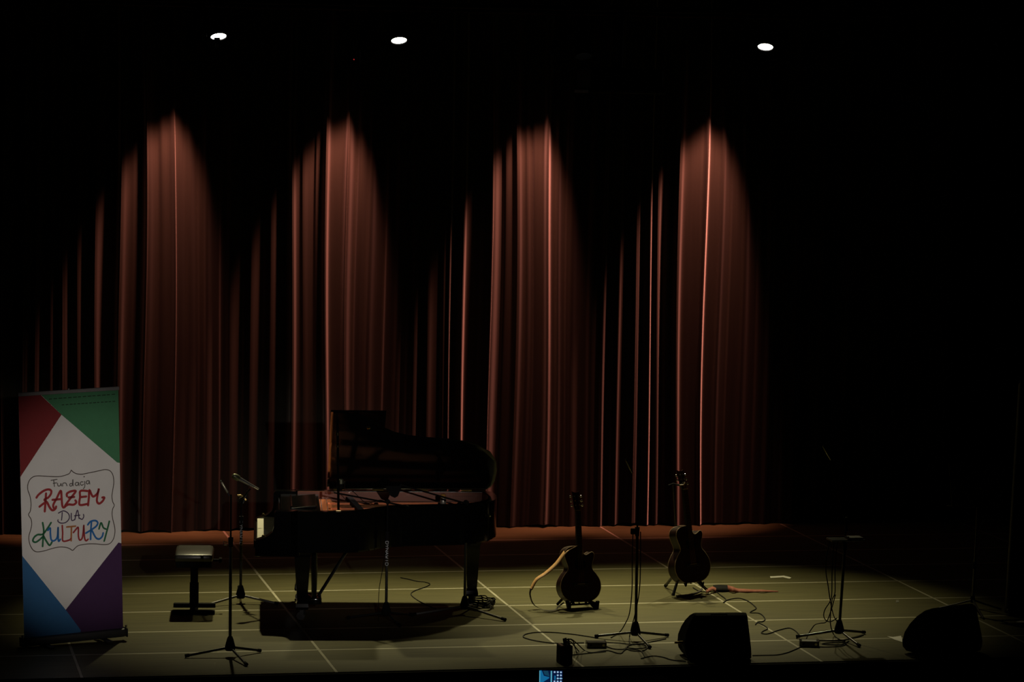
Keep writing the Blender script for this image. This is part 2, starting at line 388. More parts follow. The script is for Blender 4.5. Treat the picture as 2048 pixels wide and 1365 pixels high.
# ------------------------------------------------------------------ grand piano
PO = Vector((-2.195, -3.30, 0)); PR = -0.1256
def build_piano():
    # local: x = from keyboard to tail, y: 0 at the spine, negative towards the audience
    t = thing('grand_piano', 'black lacquered concert grand piano with raised lid, keyboard to the left', 'piano', PO, (0, 0, PR))
    out = [(0.30, 0), (0.30, -1.46), (0.78, -1.46), (0.90, -1.42), (1.0, -1.32), (1.10, -1.19), (1.20, -1.10), (1.32, -1.04), (1.50, -1.005), (1.68, -0.98), (1.82, -0.945),
           (1.96, -0.86), (2.07, -0.73), (2.13, -0.56), (2.15, -0.38), (2.145, -0.18), (2.12, -0.05), (2.08, 0)]
    Z0, Z1, TH = 0.64, 0.98, 0.075
    def inset(p, k):
        n = len(p); r = []
        for i in range(n):
            a = Vector(p[i-1]); b = Vector(p[i]); c = Vector(p[(i+1) % n])
            e1 = (b-a).normalized(); e2 = (c-b).normalized()
            n1 = Vector((-e1.y, e1.x)); n2 = Vector((-e2.y, e2.x)); q = (n1+n2)
            q = q/(1+n1.dot(n2)); r.append((b.x+q.x*k, b.y+q.y*k))
        return r
    inn = inset(out, TH)
    # case wall (outer rim): open ring without the keyboard side
    mb = MB(); n = len(out)
    def ring(mb, A, B, z0, z1, skip=(0,)):
        for i in range(len(A)):
            if i in skip: continue
            j = (i+1) % len(A)
            a, b_, c, d = A[i], A[j], B[j], B[i]
            v = [(*a, z0), (*b_, z0), (*c, z0), (*d, z0), (*a, z1), (*b_, z1), (*c, z1), (*d, z1)]
            mb._add(v, [(3, 2, 1, 0), (4, 5, 6, 7), (0, 1, 5, 4), (2, 3, 7, 6)])
    ring(mb, out, inn, Z0, Z1)
    bmesh.ops.remove_doubles(mb.bm, verts=mb.bm.verts, dist=1e-5)
    mb.build('outer_rim', 'lacquer', t, True)
    inn2 = inset(inn, 0.012); mb = MB(); ring(mb, inset(inn, 0.0005), inn2, 0.78, Z1-0.004)
    mb.build('inner_rim', 'wood', t, True)
    MB().prism(inset(out, 0.03), Z0-0.02, Z0+0.02).build('bottom_beams', 'lacquer', t)
    MB().prism(inset(inn2, 0.002), 0.80, 0.815).build('soundboard', 'board', t)
    # arms beside the keyboard, keybed, key slip
    for y, nm in ((-0.0595, 'arm'), (-1.4005, 'arm')):
        prof = [(0.0, 0.60), (0.36, 0.60), (0.36, 0.98), (0.175, 0.98), (0.162, 0.965), (0.158, 0.84), (0.145, 0.80), (0.115, 0.772), (0.08, 0.752), (0.02, 0.735), (0.0, 0.72)]
        mt = Matrix.Translation((0, y, 0)) @ Matrix.Rotation(PI/2, 4, 'X')
        MB().prism(prof, -0.0595, 0.0595, mt).build(nm, 'lacquer', t)
    MB().box((0.19, -0.73, 0.625), (0.38, 1.46, 0.07), bevel=0.008).build('keybed', 'lacquer', t)
    MB().box((0.0, -0.73, 0.68), (0.026, 1.215, 0.07), bevel=0.006).build('key_slip', 'lacquer', t)
    wk = MB(); bk = MB(); W = 1.220/52
    for i in range(52):
        y = -0.120-W*(i+0.5); wk.box((0.092, y, 0.722), (0.15, W-0.001, 0.022))
        if i < 51 and (i % 7) in (0, 2, 3, 5, 6): bk.box((0.120, y-W/2, 0.738), (0.095, 0.011, 0.022))
    tag(wk.build('white_keys', 'ivory', t), kind='stuff'); tag(bk.build('black_keys', 'ebony', t), kind='stuff')
    MB().box((0.172, -0.73, 0.732), (0.010, 1.22, 0.006)).build('name_felt', 'felt', t)
    MB().box((0.195, -0.73, 0.83), (0.022, 1.222, 0.20), Matrix.Rotation(0.16, 3, 'Y'), bevel=0.006).build('fallboard', 'lacquer', t)
    for y in (-0.16, -1.30): MB().lathe([(0, 0), (0.014, 0), (0.016, 0.01), (0.009, 0.022), (0, 0.025)], 14, axis_matrix((0.07, -0.06 if y > -1 else -1.40, 0.748), (0, 0, 1))).build('lock_knob', 'brass', t, True)
    # music desk lying on its shelf
    MB().box((0.39, -0.73, 0.945), (0.34, 1.22, 0.022), bevel=0.004).build('music_shelf', 'lidlac', t)
    md = MB().box((0.42, -0.73, 0.968), (0.22, 0.78, 0.016), Matrix.Rotation(-0.10, 3, 'Y'), bevel=0.003).build('music_desk', 'lidlac', t)
    MB().box((0.31, -0.73, 0.968), (0.015, 0.74, 0.02)).build('desk_ledge', 'lacquer', md)
    # plate, strings, dampers, pin block
    pl = [(0.60, -0.12), (0.60, -1.34), (0.80, -1.34), (0.92, -1.24), (1.06, -1.06), (1.22, -0.95), (1.50, -0.88), (1.80, -0.82), (1.98, -0.66), (2.04, -0.42), (2.02, -0.14)]
    MB().box((0.615, -0.73, 0.885), (0.13, 1.28, 0.05), bevel=0.012).build('pin_block', 'gold', t)
    mb = MB(); ring(mb, pl, inset(pl, 0.07), 0.872, 0.888, skip=())
    for y0, x1, y1 in ((-0.40, 2.0, -0.30), (-0.75, 1.9, -0.62), (-1.05, 1.2, -0.98)):
        a = Vector((0.64, y0, 0.895)); b_ = Vector((x1, y1, 0.895)); mb.box((a+b_)/2, ((b_-a).length, 0.035, 0.045), Matrix.Rotation(math.atan2(b_.y-a.y, b_.x-a.x), 3, 'Z'))
    mb.build('iron_plate', 'gold', t)
    st = MB()
    for i in range(64):
        y = -0.16-1.12*i/63; L = 2.0 if y > -0.4 else (1.95 if y > -0.8 else 1.95-1.02*((-y-0.8)/0.56))
        st.tube([(0.66, y, 0.900), (L, y*0.80-0.03, 0.900)], 0.0016, 4, cap=False)
    tag(st.build('strings', 'string', t), kind='stuff')
    dm = MB()
    for i in range(60): dm.box((0.84+0.10*(i/60.0), -0.18-1.05*i/59, 0.925), (0.05, 0.011, 0.035))
    tag(dm.build('dampers', 'ebony', t), kind='stuff')
    tp = MB()
    for i in range(40):
        for k in range(2): tp.tube([(0.58+0.05*k, -0.16-1.12*i/39, 0.905), (0.58+0.05*k, -0.16-1.12*i/39, 0.925)], 0.0035, 5)
    tag(tp.build('tuning_pins', 'chrome', t), kind='stuff')
    # lid: hinged along the spine
    th = math.radians(33.2)
    def lidpt(x, wv, h): return Vector((x, -wv*math.cos(th)-h*math.sin(th)*-1*-1, 0.985+wv*math.sin(th)+h*math.cos(th)))
    lid = [(x, -y+0.012) for x, y in out if x > 0.6]
    lid = [(0.66, 0.0), (0.66, 1.475)]+lid
    A = [lidpt(x, v, 0.0) for x, v in lid]; B = [lidpt(x, v, 0.026) for x, v in lid]
    mb = MB(); k = len(lid); va = [mb.bm.verts.new(p) for p in A]; vb = [mb.bm.verts.new(p) for p in B]
    mb.bm.faces.new(va); mb.bm.faces.new(vb[::-1])
    for i in range(k): mb.bm.faces.new((va[i], vb[i], vb[(i+1) % k], va[(i+1) % k]))
    bmesh.ops.bevel(mb.bm, geom=[e for e in mb.bm.edges if len(e.link_faces) == 2 and all(len(f.verts) > 4 or True for f in e.link_faces) and any(len(f.verts) > 4 for f in e.link_faces)], offset=0.004, segments=2, affect='EDGES')
    lo = mb.build('lid', 'lidlac', t, True)
    # front flap folded back on top of the lid
    fl = [(0.64, 0.0), (0.64, 1.475), (1.115, 1.475), (1.115, 0.0)]
    A = [lidpt(x, v, 0.030) for x, v in fl]; B = [lidpt(x, v, 0.052) for x, v in fl]
    mb = MB(); mb._add(A+B, [(0, 1, 2, 3), (7, 6, 5, 4), (0, 4, 5, 1), (1, 5, 6, 2), (2, 6, 7, 3), (3, 7, 4, 0)])
    mb.build('lid_flap', 'lacquer', lo)
    for x in (0.75, 1.1, 1.5, 1.9):
        MB().tube([lidpt(x-0.05, 0.0, 0.004)+Vector((0, 0.004, 0)), lidpt(x+0.05, 0.0, 0.004)+Vector((0, 0.004, 0))], 0.007, 8).build('hinge', 'brass', lo)
    MB().lathe([(0, 0), (0.018, 0), (0.018, 0.012), (0.01, 0.016), (0, 0.016)], 12, axis_matrix(lidpt(0.97, 1.25, -0.001), lidpt(0, 0, -1)-lidpt(0, 0, 0))).build('lid_button', 'brass', lo, True)
    # prop stick
    a = Vector((0.71, -1.42, 0.985)); b_ = lidpt(0.70, 1.34, -0.004)
    ps = MB().tube([a, b_], 0.011, 10).build('prop_stick', 'lacquer', t, True)
    MB().tube([a-Vector((0.02, 0, 0)), a+Vector((0.02, 0, 0))], 0.008, 10).build('pivot', 'brass', ps, True)
    mid = a.lerp(b_, 0.86); MB().tube([mid-(b_-a).normalized()*0.012, mid+(b_-a).normalized()*0.012], 0.014, 10).build('ferrule', 'brass', ps, True)
    mid = a.lerp(b_, 0.72); MB().tube([mid-(b_-a).normalized()*0.008, mid+(b_-a).normalized()*0.008], 0.014, 10).build('ferrule', 'brass', ps, True)
    # legs with casters
    for x, y in ((0.41, -1.22), (0.41, -0.22), (1.93, -0.48)):
        mb = MB()
        prof = [(0.060, 0.10), (0.066, 0.12), (0.060, 0.15), (0.052, 0.17), (0.078, 0.56), (0.088, 0.585), (0.092, 0.62), (0.092, 0.645)]
        mb.lathe([(r*1.2, z) for r, z in prof], 4, Matrix.Translation((x, y, 0)) @ Matrix.Rotation(PI/4, 4, 'Z'))
        lg = mb.build('leg', 'lacquer', t)
        c = MB().tube([(x-0.012, y+0.02, 0.04), (x-0.012, y-0.02, 0.04)], 0.036, 16)
        c.tube([(x, y, 0.11), (x, y, 0.05)], 0.030, 12).box((x-0.006, y-0.028, 0.06), (0.03, 0.006, 0.06)).box((x-0.006, y+0.028, 0.06), (0.03, 0.006, 0.06))
        c.build('caster', 'darkalu', lg)
    # pedal lyre
    ly = MB().box((0.52, -0.76, 0.115), (0.13, 0.34, 0.055), bevel=0.008).box((0.52, -0.76, 0.63), (0.12, 0.30, 0.04), bevel=0.005)
    for y in (-0.66, -0.86): ly.tube([(0.52, y, 0.14), (0.52, y*0.9-0.076, 0.36), (0.52, y, 0.62)], [0.022, 0.028, 0.022], 10)
    lyo = ly.build('pedal_lyre', 'lacquer', t, True)
    for y in (-0.68, -0.76, -0.84):
        MB().box((0.41, y, 0.085), (0.12, 0.026, 0.012), Matrix.Rotation(0.12, 3, 'Y'), bevel=0.004).build('pedal', 'brass', lyo)
    for y in (-0.70, -0.82): MB().tube([(0.56, y, 0.14), (0.86, y, 0.63)], 0.008, 8).build('brace_rod', 'satin', lyo)
    MB().lathe([(0, 0), (0.012, 0), (0.012, 0.006), (0, 0.008)], 12, axis_matrix((2.06, -0.765, 0.86), (0.75, -0.65, 0))).build('badge', 'chrome', t)
build_piano()
PM = Matrix.Translation(PO) @ Matrix.Rotation(PR, 4, 'Z')

# little jar standing inside the piano
q = PM @ Vector((1.66, -0.53, 0.92))
t = thing('small_jar', 'small glass jar with amber top standing inside the open piano', 'jar', q)
MB().lathe([(0, 0), (0.024, 0), (0.027, 0.01), (0.027, 0.055), (0.022, 0.066), (0, 0.066)], 18).build('glass', 'silver', t, True)
MB().lathe([(0, 0.066), (0.023, 0.066), (0.024, 0.09), (0.016, 0.098), (0, 0.098)], 18).build('lid', 'amber', t, True)

# ------------------------------------------------------------------ piano bench
p = at(388, 1222)
t = thing('piano_bench', 'black padded piano bench on a single column left of the keyboard', 'bench', p, (0, 0, PR))
MB().box((0, 0, 0.505), (0.335, 0.56, 0.075), bevel=0.03).build('seat', 'leather', t, True)
MB().box((0, 0, 0.445), (0.31, 0.52, 0.05), bevel=0.006).build('seat_frame', 'matte', t)
MB().tube([(0, 0, 0.03), (0, 0, 0.25)], 0.040, 18).tube([(0, 0, 0.25), (0, 0, 0.43)], 0.034, 18).build('column', 'matte', t, True)
MB().box((0, 0, 0.018), (0.07, 0.44, 0.035), bevel=0.006).box((0, 0.19, 0.018), (0.37, 0.06, 0.035), bevel=0.006).box((0, -0.19, 0.018), (0.37, 0.06, 0.035), bevel=0.006).build('foot', 'matte', t)
MB().tube([(0.165, 0.05, 0.44), (0.215, 0.05, 0.44)], 0.012, 10).tube([(0.215, 0.05, 0.44), (0.24, 0.05, 0.44)], 0.024, 12).build('height_knob', 'matte', t, True)

# ------------------------------------------------------------------ microphone stands
def letters(parent, text, z0, z1, rad, h):
    """white letters running down a pole, on its audience side"""
    G = {'D': [[(0, 0), (0, 2), (1, 2), (1.4, 1.4), (1.4, .6), (1, 0), (0, 0)]], 'Y': [[(0, 2), (.7, 1), (1.4, 2)], [(.7, 1), (.7, 0)]], 'N': [[(0, 0), (0, 2), (1.4, 0), (1.4, 2)]],
         'A': [[(0, 0), (.7, 2), (1.4, 0)], [(.3, .7), (1.1, .7)]], 'W': [[(0, 2), (.35, 0), (.7, 1.3), (1.05, 0), (1.4, 2)]], 'I': [[(.7, 0), (.7, 2)]]}
    o = Vector((CAM.x, CAM.y, 0)); n = len(text)
    mb = MB(); pw = parent.location; d = (Vector((CAM.x, CAM.y, 0))-Vector((pw.x, pw.y, 0))).normalized(); s = Vector((-d.y, d.x, 0))
    s = s if s.x > 0 else -s
    pit = (z1-z0)/n
    for i, ch in enumerate(text):
        for stroke in G[ch]:
            pts = []
            for a, b in stroke:      # letter x runs down the pole, letter y runs to the right
                pts.append(d*(rad+0.0012)+s*((b-1)*h/2)+Vector((0, 0, z1-pit*i-a/1.4*pit*0.78)))
            for a, b in zip(pts, pts[1:]):
                e = (b-a).normalized(); q = d.cross(e)*0.0017; mb.strip([a-q, b-q], [a+q, b+q])
    return mb.build('lettering', 'lettering', parent)

def stand(label, base, feet, clutch_z, top_z, lean=(0, 0), text=None, boom=None, height_px=None, r=0.0125, leg_mat='satin'):
    """base: floor point, feet: floor points; boom: (pivot, end) in world; returns the root"""
    t = thing('microphone_stand', label, 'microphone stand', base)
    B = Vector(base); ln = Vector((lean[0], lean[1], 0))
    MB().lathe([(0, 0.048), (0.032, 0.048), (0.042, 0.058), (0.042, 0.085), (0.026, 0.145), (0.018, 0.165), (0, 0.165)], 14).build('hub', 'rubber', t, True)
    for fpt in feet:
        e = Vector(fpt)-B; e.z = 0.016; d = e.normalized()
        a = Vector((0, 0, 0.072))+Vector((e.x, e.y, 0)).normalized()*0.030
        lg = MB().tube([a, a.lerp(e, 0.93)], 0.0105, 10).build('leg', leg_mat, t, True)
        MB().tube([a.lerp(e, 0.90), e], [0.0135, 0.0155], 10).build('rubber_foot', 'rubber', lg, True)
    pole = MB().tube([(0, 0, 0.10), Vector((0, 0, clutch_z))+ln*clutch_z], r, 12).build('pole', 'satin', t, True)
    c = Vector((0, 0, clutch_z))+ln*clutch_z
    MB().tube([c-Vector((0, 0, 0.045)), c+Vector((0, 0, 0.03))], [0.018, 0.021], 12).build('clutch', 'rubber', t, True)
    tp = Vector((0, 0, top_z))+ln*top_z
    MB().tube([c, tp], 0.0075, 10).build('inner_tube', 'matte', t, True)
    if boom:
        a, e = Vector(boom[0])-B, Vector(boom[1])-B
        bo = MB().tube([a, e], 0.0075, 10).build('boom', 'matte', t, True)
        dd = (e-a).normalized(); piv = tp
        MB().tube([piv-Vector((0, 0.02, 0)), piv+Vector((0, 0.02, 0))], 0.022, 12).build('boom_clamp', 'rubber', t, True)
    if text: letters(pole if False else t, 'DYNAWID', text[0], text[1], r, 0.024)
    return t
def feet3(base, first, n=3):
    B = Vector(base); e = Vector(first)-B; return [B+Matrix.Rotation(2*PI*k/n, 3, 'Z') @ e for k in range(n)]
def pencil_mic(label, tail, tip, r=0.0105, material='miclite', ring=None, head=None):
    a, b = Vector(tail), Vector(tip); t = thing('microphone', label, 'microphone', a)
    d = b-a; L = d.length
    A = axis_matrix((0, 0, 0), d)
    MB().lathe([(0, 0), (r*0.8, 0), (r, L*0.06), (r, L*0.80), (r*0.9, L*0.81)], 14, A).build('body', material, t, True)
    MB().lathe([(r*0.9, L*0.81), (r, L*0.82), (r, L*0.97), (r*0.7, L), (0, L)], 14, A).build('grille', head or 'mesh', t, True)
    MB().lathe([(0, -0.03), (r*0.75, -0.03), (r*0.75, 0.0), (0, 0.0)], 12, A).build('plug', ring or 'chrome', t, True)
    return t

# S1: front left stand
b = at(460, 1314); Y = b.y
stand('black microphone stand standing in front of the piano bench at front left', b, [at(370, 1317), at(521, 1306), at(493, 1334)],
      up(460, 1083, Y).z, up(456, 990, Y).z, lean=(-0.003, 0))
pencil_mic('slim dark microphone tilted left on the front left stand', up(455.5, 986, Y), up(440.5, 960, Y), 0.009)
MB_clip = thing('cable_clip', 'small bright cable clip on the front left microphone stand pole', 'clip', up(457, 1085, Y))
MB().tube([(-0.015, -0.02, 0), (-0.045, -0.03, 0.012), (-0.04, -0.03, -0.02), (-0.015, -0.02, -0.02)], 0.004, 8).build('hook', 'chrome', MB_clip)
# S2: stand behind, by the keyboard
b = at(481, 1208); Y = b.y
stand('black microphone stand with white letters by the keyboard end of the piano', b, [at(412, 1215), at(556, 1212), at(478, 1178)],
      up(481, 1040, Y).z, up(483, 1000, Y).z, text=(up(481, 1092, Y).z, up(481, 1042, Y).z), boom=(up(478, 1006, Y), up(500, 979, Y-0.25)), leg_mat='alu_and_glint')  # legs in paler metal: lamp glints painted onto a black stand
def vocal_mic(label, tail, tip):
    a, b_ = Vector(tail), Vector(tip); t = thing('microphone', label, 'microphone', a); d = b_-a; L = d.length; A = axis_matrix((0, 0, 0), d)
    MB().lathe([(0, 0), (0.011, 0), (0.012, L*0.1), (0.0185, L*0.66), (0.019, L*0.70)], 16, A).build('handle', 'micgrey', t, True)
    MB().lathe([(0.019, L*0.70), (0.026, L*0.72), (0.028, L*0.78), (0.028, L*0.83), (0.025, L*0.93), (0.015, L*0.985), (0, L)], 16, A).build('grille', 'mesh', t, True)
    MB().lathe([(0, -0.05), (0.009, -0.05), (0.010, 0.0), (0, 0.0)], 12, A).build('plug', 'silver', t, True)
vocal_mic('grey vocal microphone with round mesh head aimed left by the keyboard', up(508, 974, Y-0.22), up(465, 951, Y-0.30))
t = thing('microphone_clip', 'bright metal clamp under the vocal microphone by the keyboard', 'clip', up(486, 994, Y-0.06))
MB().tube([(-0.05, 0, 0.012), (-0.015, 0, 0.012), (0.0, 0, -0.005)], 0.009, 10).build('bolt', 'brass', t, True)
MB().tube([(0.012, -0.02, -0.022), (0.022, -0.02, -0.015)], 0.013, 12).build('wing_nut', 'brass', t, True)
MB().tube([(0.0, 0, -0.06), (0.015, 0.0, -0.02), (0.04, 0, 0.05)], 0.011, 10).build('swivel', 'satin', t, True)
# S3: boom stand in front of the piano bentside
b = at(772, 1243); Y = b.y
piv = up(779, 1004, Y)
stand('black boom stand with white letters standing in the bend of the piano', b, feet3(b, at(800, 1256)), up(774, 1070, Y).z, piv.z,
      text=(up(772, 1133, Y).z, up(772, 1083, Y).z), boom=(up(818, 1014, Y-0.15), up(668, 986, Y+0.35)))
e = up(668, 986, Y+0.35)
def side_mic(label, top, r=0.024, h=0.10, material='matte'):
    t = thing('microphone', label, 'microphone', top)
    MB().lathe([(0, 0), (0.012, 0), (0.014, 0.02), (r, 0.03), (r, 0.03+h*0.45)], 16).build('body', material, t, True)
    MB().lathe([(r, 0.03+h*0.45), (r, 0.03+h*0.9), (r*0.6, 0.03+h), (0, 0.03+h)], 16).build('grille', 'mesh', t, True)
    MB().tube([(r+0.012, 0, 0.01), (r+0.012, 0, 0.09)], 0.003, 6).tube([(-r-0.012, 0, 0.01), (-r-0.012, 0, 0.09)], 0.003, 6).tube([(math.cos(k*PI/6)*(r+0.012), math.sin(k*PI/6)*(r+0.012), 0.01) for k in range(12)], 0.003, 6, closed=True).build('shock_mount', 'chrome', t)
side_mic('microphone in a bright shock mount above the piano strings near the keyboard', e+Vector((0.06, 0, 0.012)), 0.022, 0.08)
# S4: boom stand near the tail
b = at(929, 1230); Y = b.y
piv = up(927, 1006, Y)
stand('black boom stand at the tail leg of the piano with one shiny leg', b, feet3(b, at(1011, 1244)), up(928, 1075, Y).z, piv.z, boom=(up(933, 1008, Y-0.05), up(800, 970, Y+0.15)), leg_mat='alu_and_glint')  # pale leg metal paints in the glint of the lamps
e = up(786, 980, Y+0.15)
t = thing('microphone', 'dark boxy microphone hanging under the lid over the piano strings', 'microphone', e)
MB().prism([(-0.075, 0.03), (-0.05, 0.035), (0.055, 0.035), (0.07, 0.02), (0.04, -0.055), (0.012, -0.07), (-0.02, -0.055)], -0.025, 0.025, Matrix.Rotation(PI/2, 4, 'X')).build('body', 'matte', t)
MB().tube([(0.06, 0, 0.02), (0.075, 0, 0.05)], 0.01, 8).build('mount', 'rubber', t)
# coil of cable at its foot
q = at(963, 1216); cc = []
for i in range(110):
    a = i*0.42; rr = 0.105+0.02*math.sin(i*1.7); cc.append(q+Vector((rr*1.0*math.cos(a), 0.16*math.sin(a)*rr/0.11, 0.012+0.07*i/110+0.008*math.sin(i*2.3))))
tag(MB().tube(cc, 0.0055, 6).build('cable_coil', 'cable', None, True, loc=q), 'loose coil of black cable lying by the tail leg of the piano', 'cable')
# S5: centre-right stand
b = at(1271, 1283); Y = b.y
stand('tall black microphone stand in front of the left guitar, cables running down it', b, [at(1190, 1277), at(1336, 1275), at(1300, 1299)],
      up(1273, 1062, Y).z, up(1264, 946, Y).z, lean=(-0.004, 0))
pencil_mic('slim pale microphone tilted up on the stand in front of the left guitar', up(1262, 940, Y), up(1251.5, 918, Y), 0.010)
t = thing('cable_clip', 'black cable clip on the pole of the centre right stand', 'clip', up(1266, 1063, Y))
MB().box((0, -0.012, 0), (0.045, 0.03, 0.05), bevel=0.006).build('clip_body', 'rubber', t)
# S6: right stand with tray
b = at(1678, 1279); Y = b.y
L6 = up(1690, 1090, Y).x-b.x; z6 = up(1690, 1090, Y).z
stand('tall black microphone stand at right with hanging cables and a small tray', b, [at(1592, 1278), at(1729, 1269), at(1719, 1296)],
      z6, up(1690, 1040, Y).z, lean=(L6/z6, 0), boom=(up(1695, 1062, Y), up(1661, 922, Y)))
pencil_mic('slim microphone with a bright tip on the far right tall stand', up(1659.5, 916, Y), up(1646, 892, Y), 0.0085, ring='silver')
a1, a2 = up(1657, 1080, Y-0.06), up(1727, 1079, Y-0.06)
t = thing('stand_tray', 'small black tray clamped to the tall stand at right', 'tray', (a1+a2)/2)
MB().box((0, 0, 0), (0.30, 0.17, 0.012), bevel=0.003).build('plate', 'satin', t)
MB().box((0, 0.07, -0.02), (0.04, 0.06, 0.04), bevel=0.004).build('clamp', 'rubber', t)
MB().box((0.07, 0, 0.014), (0.13, 0.12, 0.016), bevel=0.003).build('notepad', 'greybox', t)
# S7: music stand far right
b = at(1945, 1217); Y = b.y
t = thing('music_stand', 'dark music stand with a broad desk behind the right floor monitor', 'music stand', b)
MB().tube([(0, 0, 0.06), (0.01, 0, 0.45)], 0.013, 10).tube([(0.01, 0, 0.45), (0.02, 0, 0.95)], 0.009, 10).build('pole', 'satin', t, True)
MB().tube([(0.01, 0, 0.36), (0.01, 0, 0.42)], 0.02, 10).build('collar', 'rubber', t, True)
MB().lathe([(0, 0.05), (0.02, 0.05), (0.024, 0.07), (0.018, 0.11), (0, 0.11)], 12).build('hub', 'rubber', t, True)
for fp in ((1877, 1220), (2003, 1222), (1967, 1240)):
    e = at(*fp)-b; e.z = 0.012
    MB().tube([(0, 0, 0.075), e*0.5+Vector((0, 0, 0.035)), e], 0.009, 8).build('leg', 'alu_and_glint' if fp[0] < 1900 else 'satin', t, True)  # left leg paler: its lamp highlight is put into the metal colour
cz = up(1950, 972, Y-0.03).z
R = Matrix.Rotation(-0.30, 3, 'X')
dk = MB().box((0.02, -0.03, cz), (0.55, 0.006, 0.40), R, bevel=0.002).build('desk', 'darkprint', t)
MB().box((0.02, 0.03, cz-0.185), (0.55, 0.05, 0.006), R).build('ledge', 'darkprint', dk)
fr = [(-0.2, 0.12), (-0.1, 0.115), (0, 0.15), (0.1, 0.115), (0.2, 0.12), (0.215, 0.0), (0.2, -0.12), (0.1, -0.115), (0, -0.15), (-0.1, -0.115), (-0.2, -0.12), (-0.215, 0.0)]
MB().tube([Vector((0.02, -0.03, cz))+R @ Vector((x, -0.004, z)) for x, z in [(p.x, p.y) for p in catmull([(a, b_, 0) for a, b_ in fr], 5, True)]], 0.004, 6, closed=True).build('ornament', 'matte', dk)

# ------------------------------------------------------------------ guitars
def guitar(label, loc, rotz, tilt, lean, size=1.0, hole=True):
    t = thing('acoustic_guitar', label, 'guitar', loc)
    t.rotation_mode = 'XYZ'
    t.matrix_world = Matrix.Translation(Vector(loc)) @ Matrix.Rotation(rotz, 4, 'Z') @ Matrix.Rotation(lean, 4, 'Y') @ Matrix.Rotation(-tilt, 4, 'X') @ Matrix.Scale(size, 4)
    # local: x right, z up along the strings, y depth (front face at y = -0.05)
    half = [(0, 0.0), (0.10, 0.008), (0.165, 0.05), (0.195, 0.115), (0.190, 0.185), (0.155, 0.245), (0.122, 0.285), (0.118, 0.32), (0.135, 0.37), (0.148, 0.42), (0.135, 0.465), (0.095, 0.492), (0.045, 0.50), (0, 0.50)]
    left = [(-x, z, 0) for x, z in half]
    right = [(0, 0.0, 0), (0.10, 0.008, 0), (0.165, 0.05, 0), (0.195, 0.115, 0), (0.190, 0.185, 0), (0.155, 0.245, 0), (0.122, 0.285, 0), (0.116, 0.32, 0), (0.128, 0.365, 0), (0.140, 0.405, 0), (0.137, 0.432, 0), (0.118, 0.443, 0), (0.090, 0.428, 0), (0.058, 0.418, 0), (0.034, 0.438, 0), (0.028, 0.475, 0), (0.026, 0.50, 0)]
    lp = [(p.x, p.y) for p in catmull(left, 4)]; rp = [(p.x, p.y) for p in catmull(right, 4)]
    ol = rp+lp[::-1][1:-1] if True else None
    clean = []
    for p in ol:
        if not clean or (Vector(p)-Vector(clean[-1])).length > 1e-4: clean.append(p)
    RX = Matrix.Rotation(PI/2, 4, 'X')      # prism z -> -y
    MB().prism(clean, -0.048, 0.0485, RX).build('body', 'sideW', t, True)
    MB().prism([(x*0.985, 0.004+z*0.985) for x, z in clean], 0.0485, 0.0515, RX).build('top', 'mahog', t)
    for yy in (-0.049, 0.048):
        MB().tube([Vector((x*0.995, yy, 0.001+z*0.997)) for x, z in clean], 0.0032, 6, closed=True).build('binding', 'binding', t)
    if hole:
        MB().lathe([(0, 0.0516), (0.047, 0.0516), (0.05, 0.053), (0.054, 0.0525), (0.054, 0.0516)], 28, Matrix.Translation((0, 0, 0.335)) @ RX).build('soundhole', 'matte', t)
    br = MB().box((0, -0.056, 0.155), (0.15, 0.010, 0.026), bevel=0.003).build('bridge', 'neckW', t)
    MB().box((0, -0.062, 0.160), (0.072, 0.005, 0.004)).build('saddle', 'binding', br)
    MB().prism([(-0.027, 0.36), (0.027, 0.36), (0.0225, 0.815), (-0.0225, 0.815)], 0.053, 0.060, RX).build('fretboard', 'neckW', t)
    nk = MB().prism([(-0.027, 0.47), (0.027, 0.47), (0.0225, 0.82), (-0.0225, 0.82)], 0.030, 0.053, RX).build('neck', 'neckW', t)
    MB().box((0, -0.02, 0.475), (0.055, 0.05, 0.05), bevel=0.008).build('heel', 'neckW', nk)
    fb = MB()
    for k in range(1, 19):
        z = 0.815-0.65*(1-2**(-k/12)); wd = 0.045+0.010*(0.815-z)/0.455; fb.box((0, -0.0608, z), (wd*0.96, 0.0016, 0.002))
    tag(fb.build('frets', 'fret', t), kind='stuff')
    MB().box((0, -0.056, 0.817), (0.045, 0.014, 0.006)).build('nut', 'binding', t)
    hd = [(-0.024, 0.82), (0.024, 0.82), (0.032, 0.85), (0.034, 0.995), (0.018, 0.985), (0, 0.982), (-0.018, 0.985), (-0.034, 0.995), (-0.032, 0.85)]
    H = Matrix.Translation((0, -0.05, 0.82)) @ Matrix.Rotation(-0.22, 4, 'X') @ Matrix.Translation((0, 0.05, -0.82))
    ho = MB().prism(hd, 0.030, 0.047, H @ RX).build('headstock', 'mahog', t)
    for sx in (-1, 1):
        for k in range(3):
            z = 0.865+0.042*k
            MB().tube([H @ Vector((sx*0.030, -0.038, z)), H @ Vector((sx*0.046, -0.038, z))], 0.003, 6).lathe([(0, 0), (0.008, 0), (0.011, 0.006), (0.008, 0.014), (0, 0.015)], 10, H @ axis_matrix((sx*0.045, -0.038, z), (sx, 0, 0))).lathe([(0, 0), (0.006, 0), (0.006, 0.004), (0.0035, 0.005), (0.0035, 0.016), (0, 0.017)], 10, H @ axis_matrix((sx*0.019, -0.047, z), (0, -1, 0))).build('tuning_peg', 'chrome', ho, True)
    st = MB()
    for k in range(6):
        x = (k-2.5); st.tube([Vector((x*0.0105, -0.066, 0.16)), Vector((x*0.0072, -0.064, 0.82)), H @ Vector(((-0.019 if k < 3 else 0.019), -0.058, 0.865+0.042*(k if k < 3 else 5-k)))], 0.0007, 4, cap=False)
    tag(st.build('strings', 'string', t), kind='stuff')
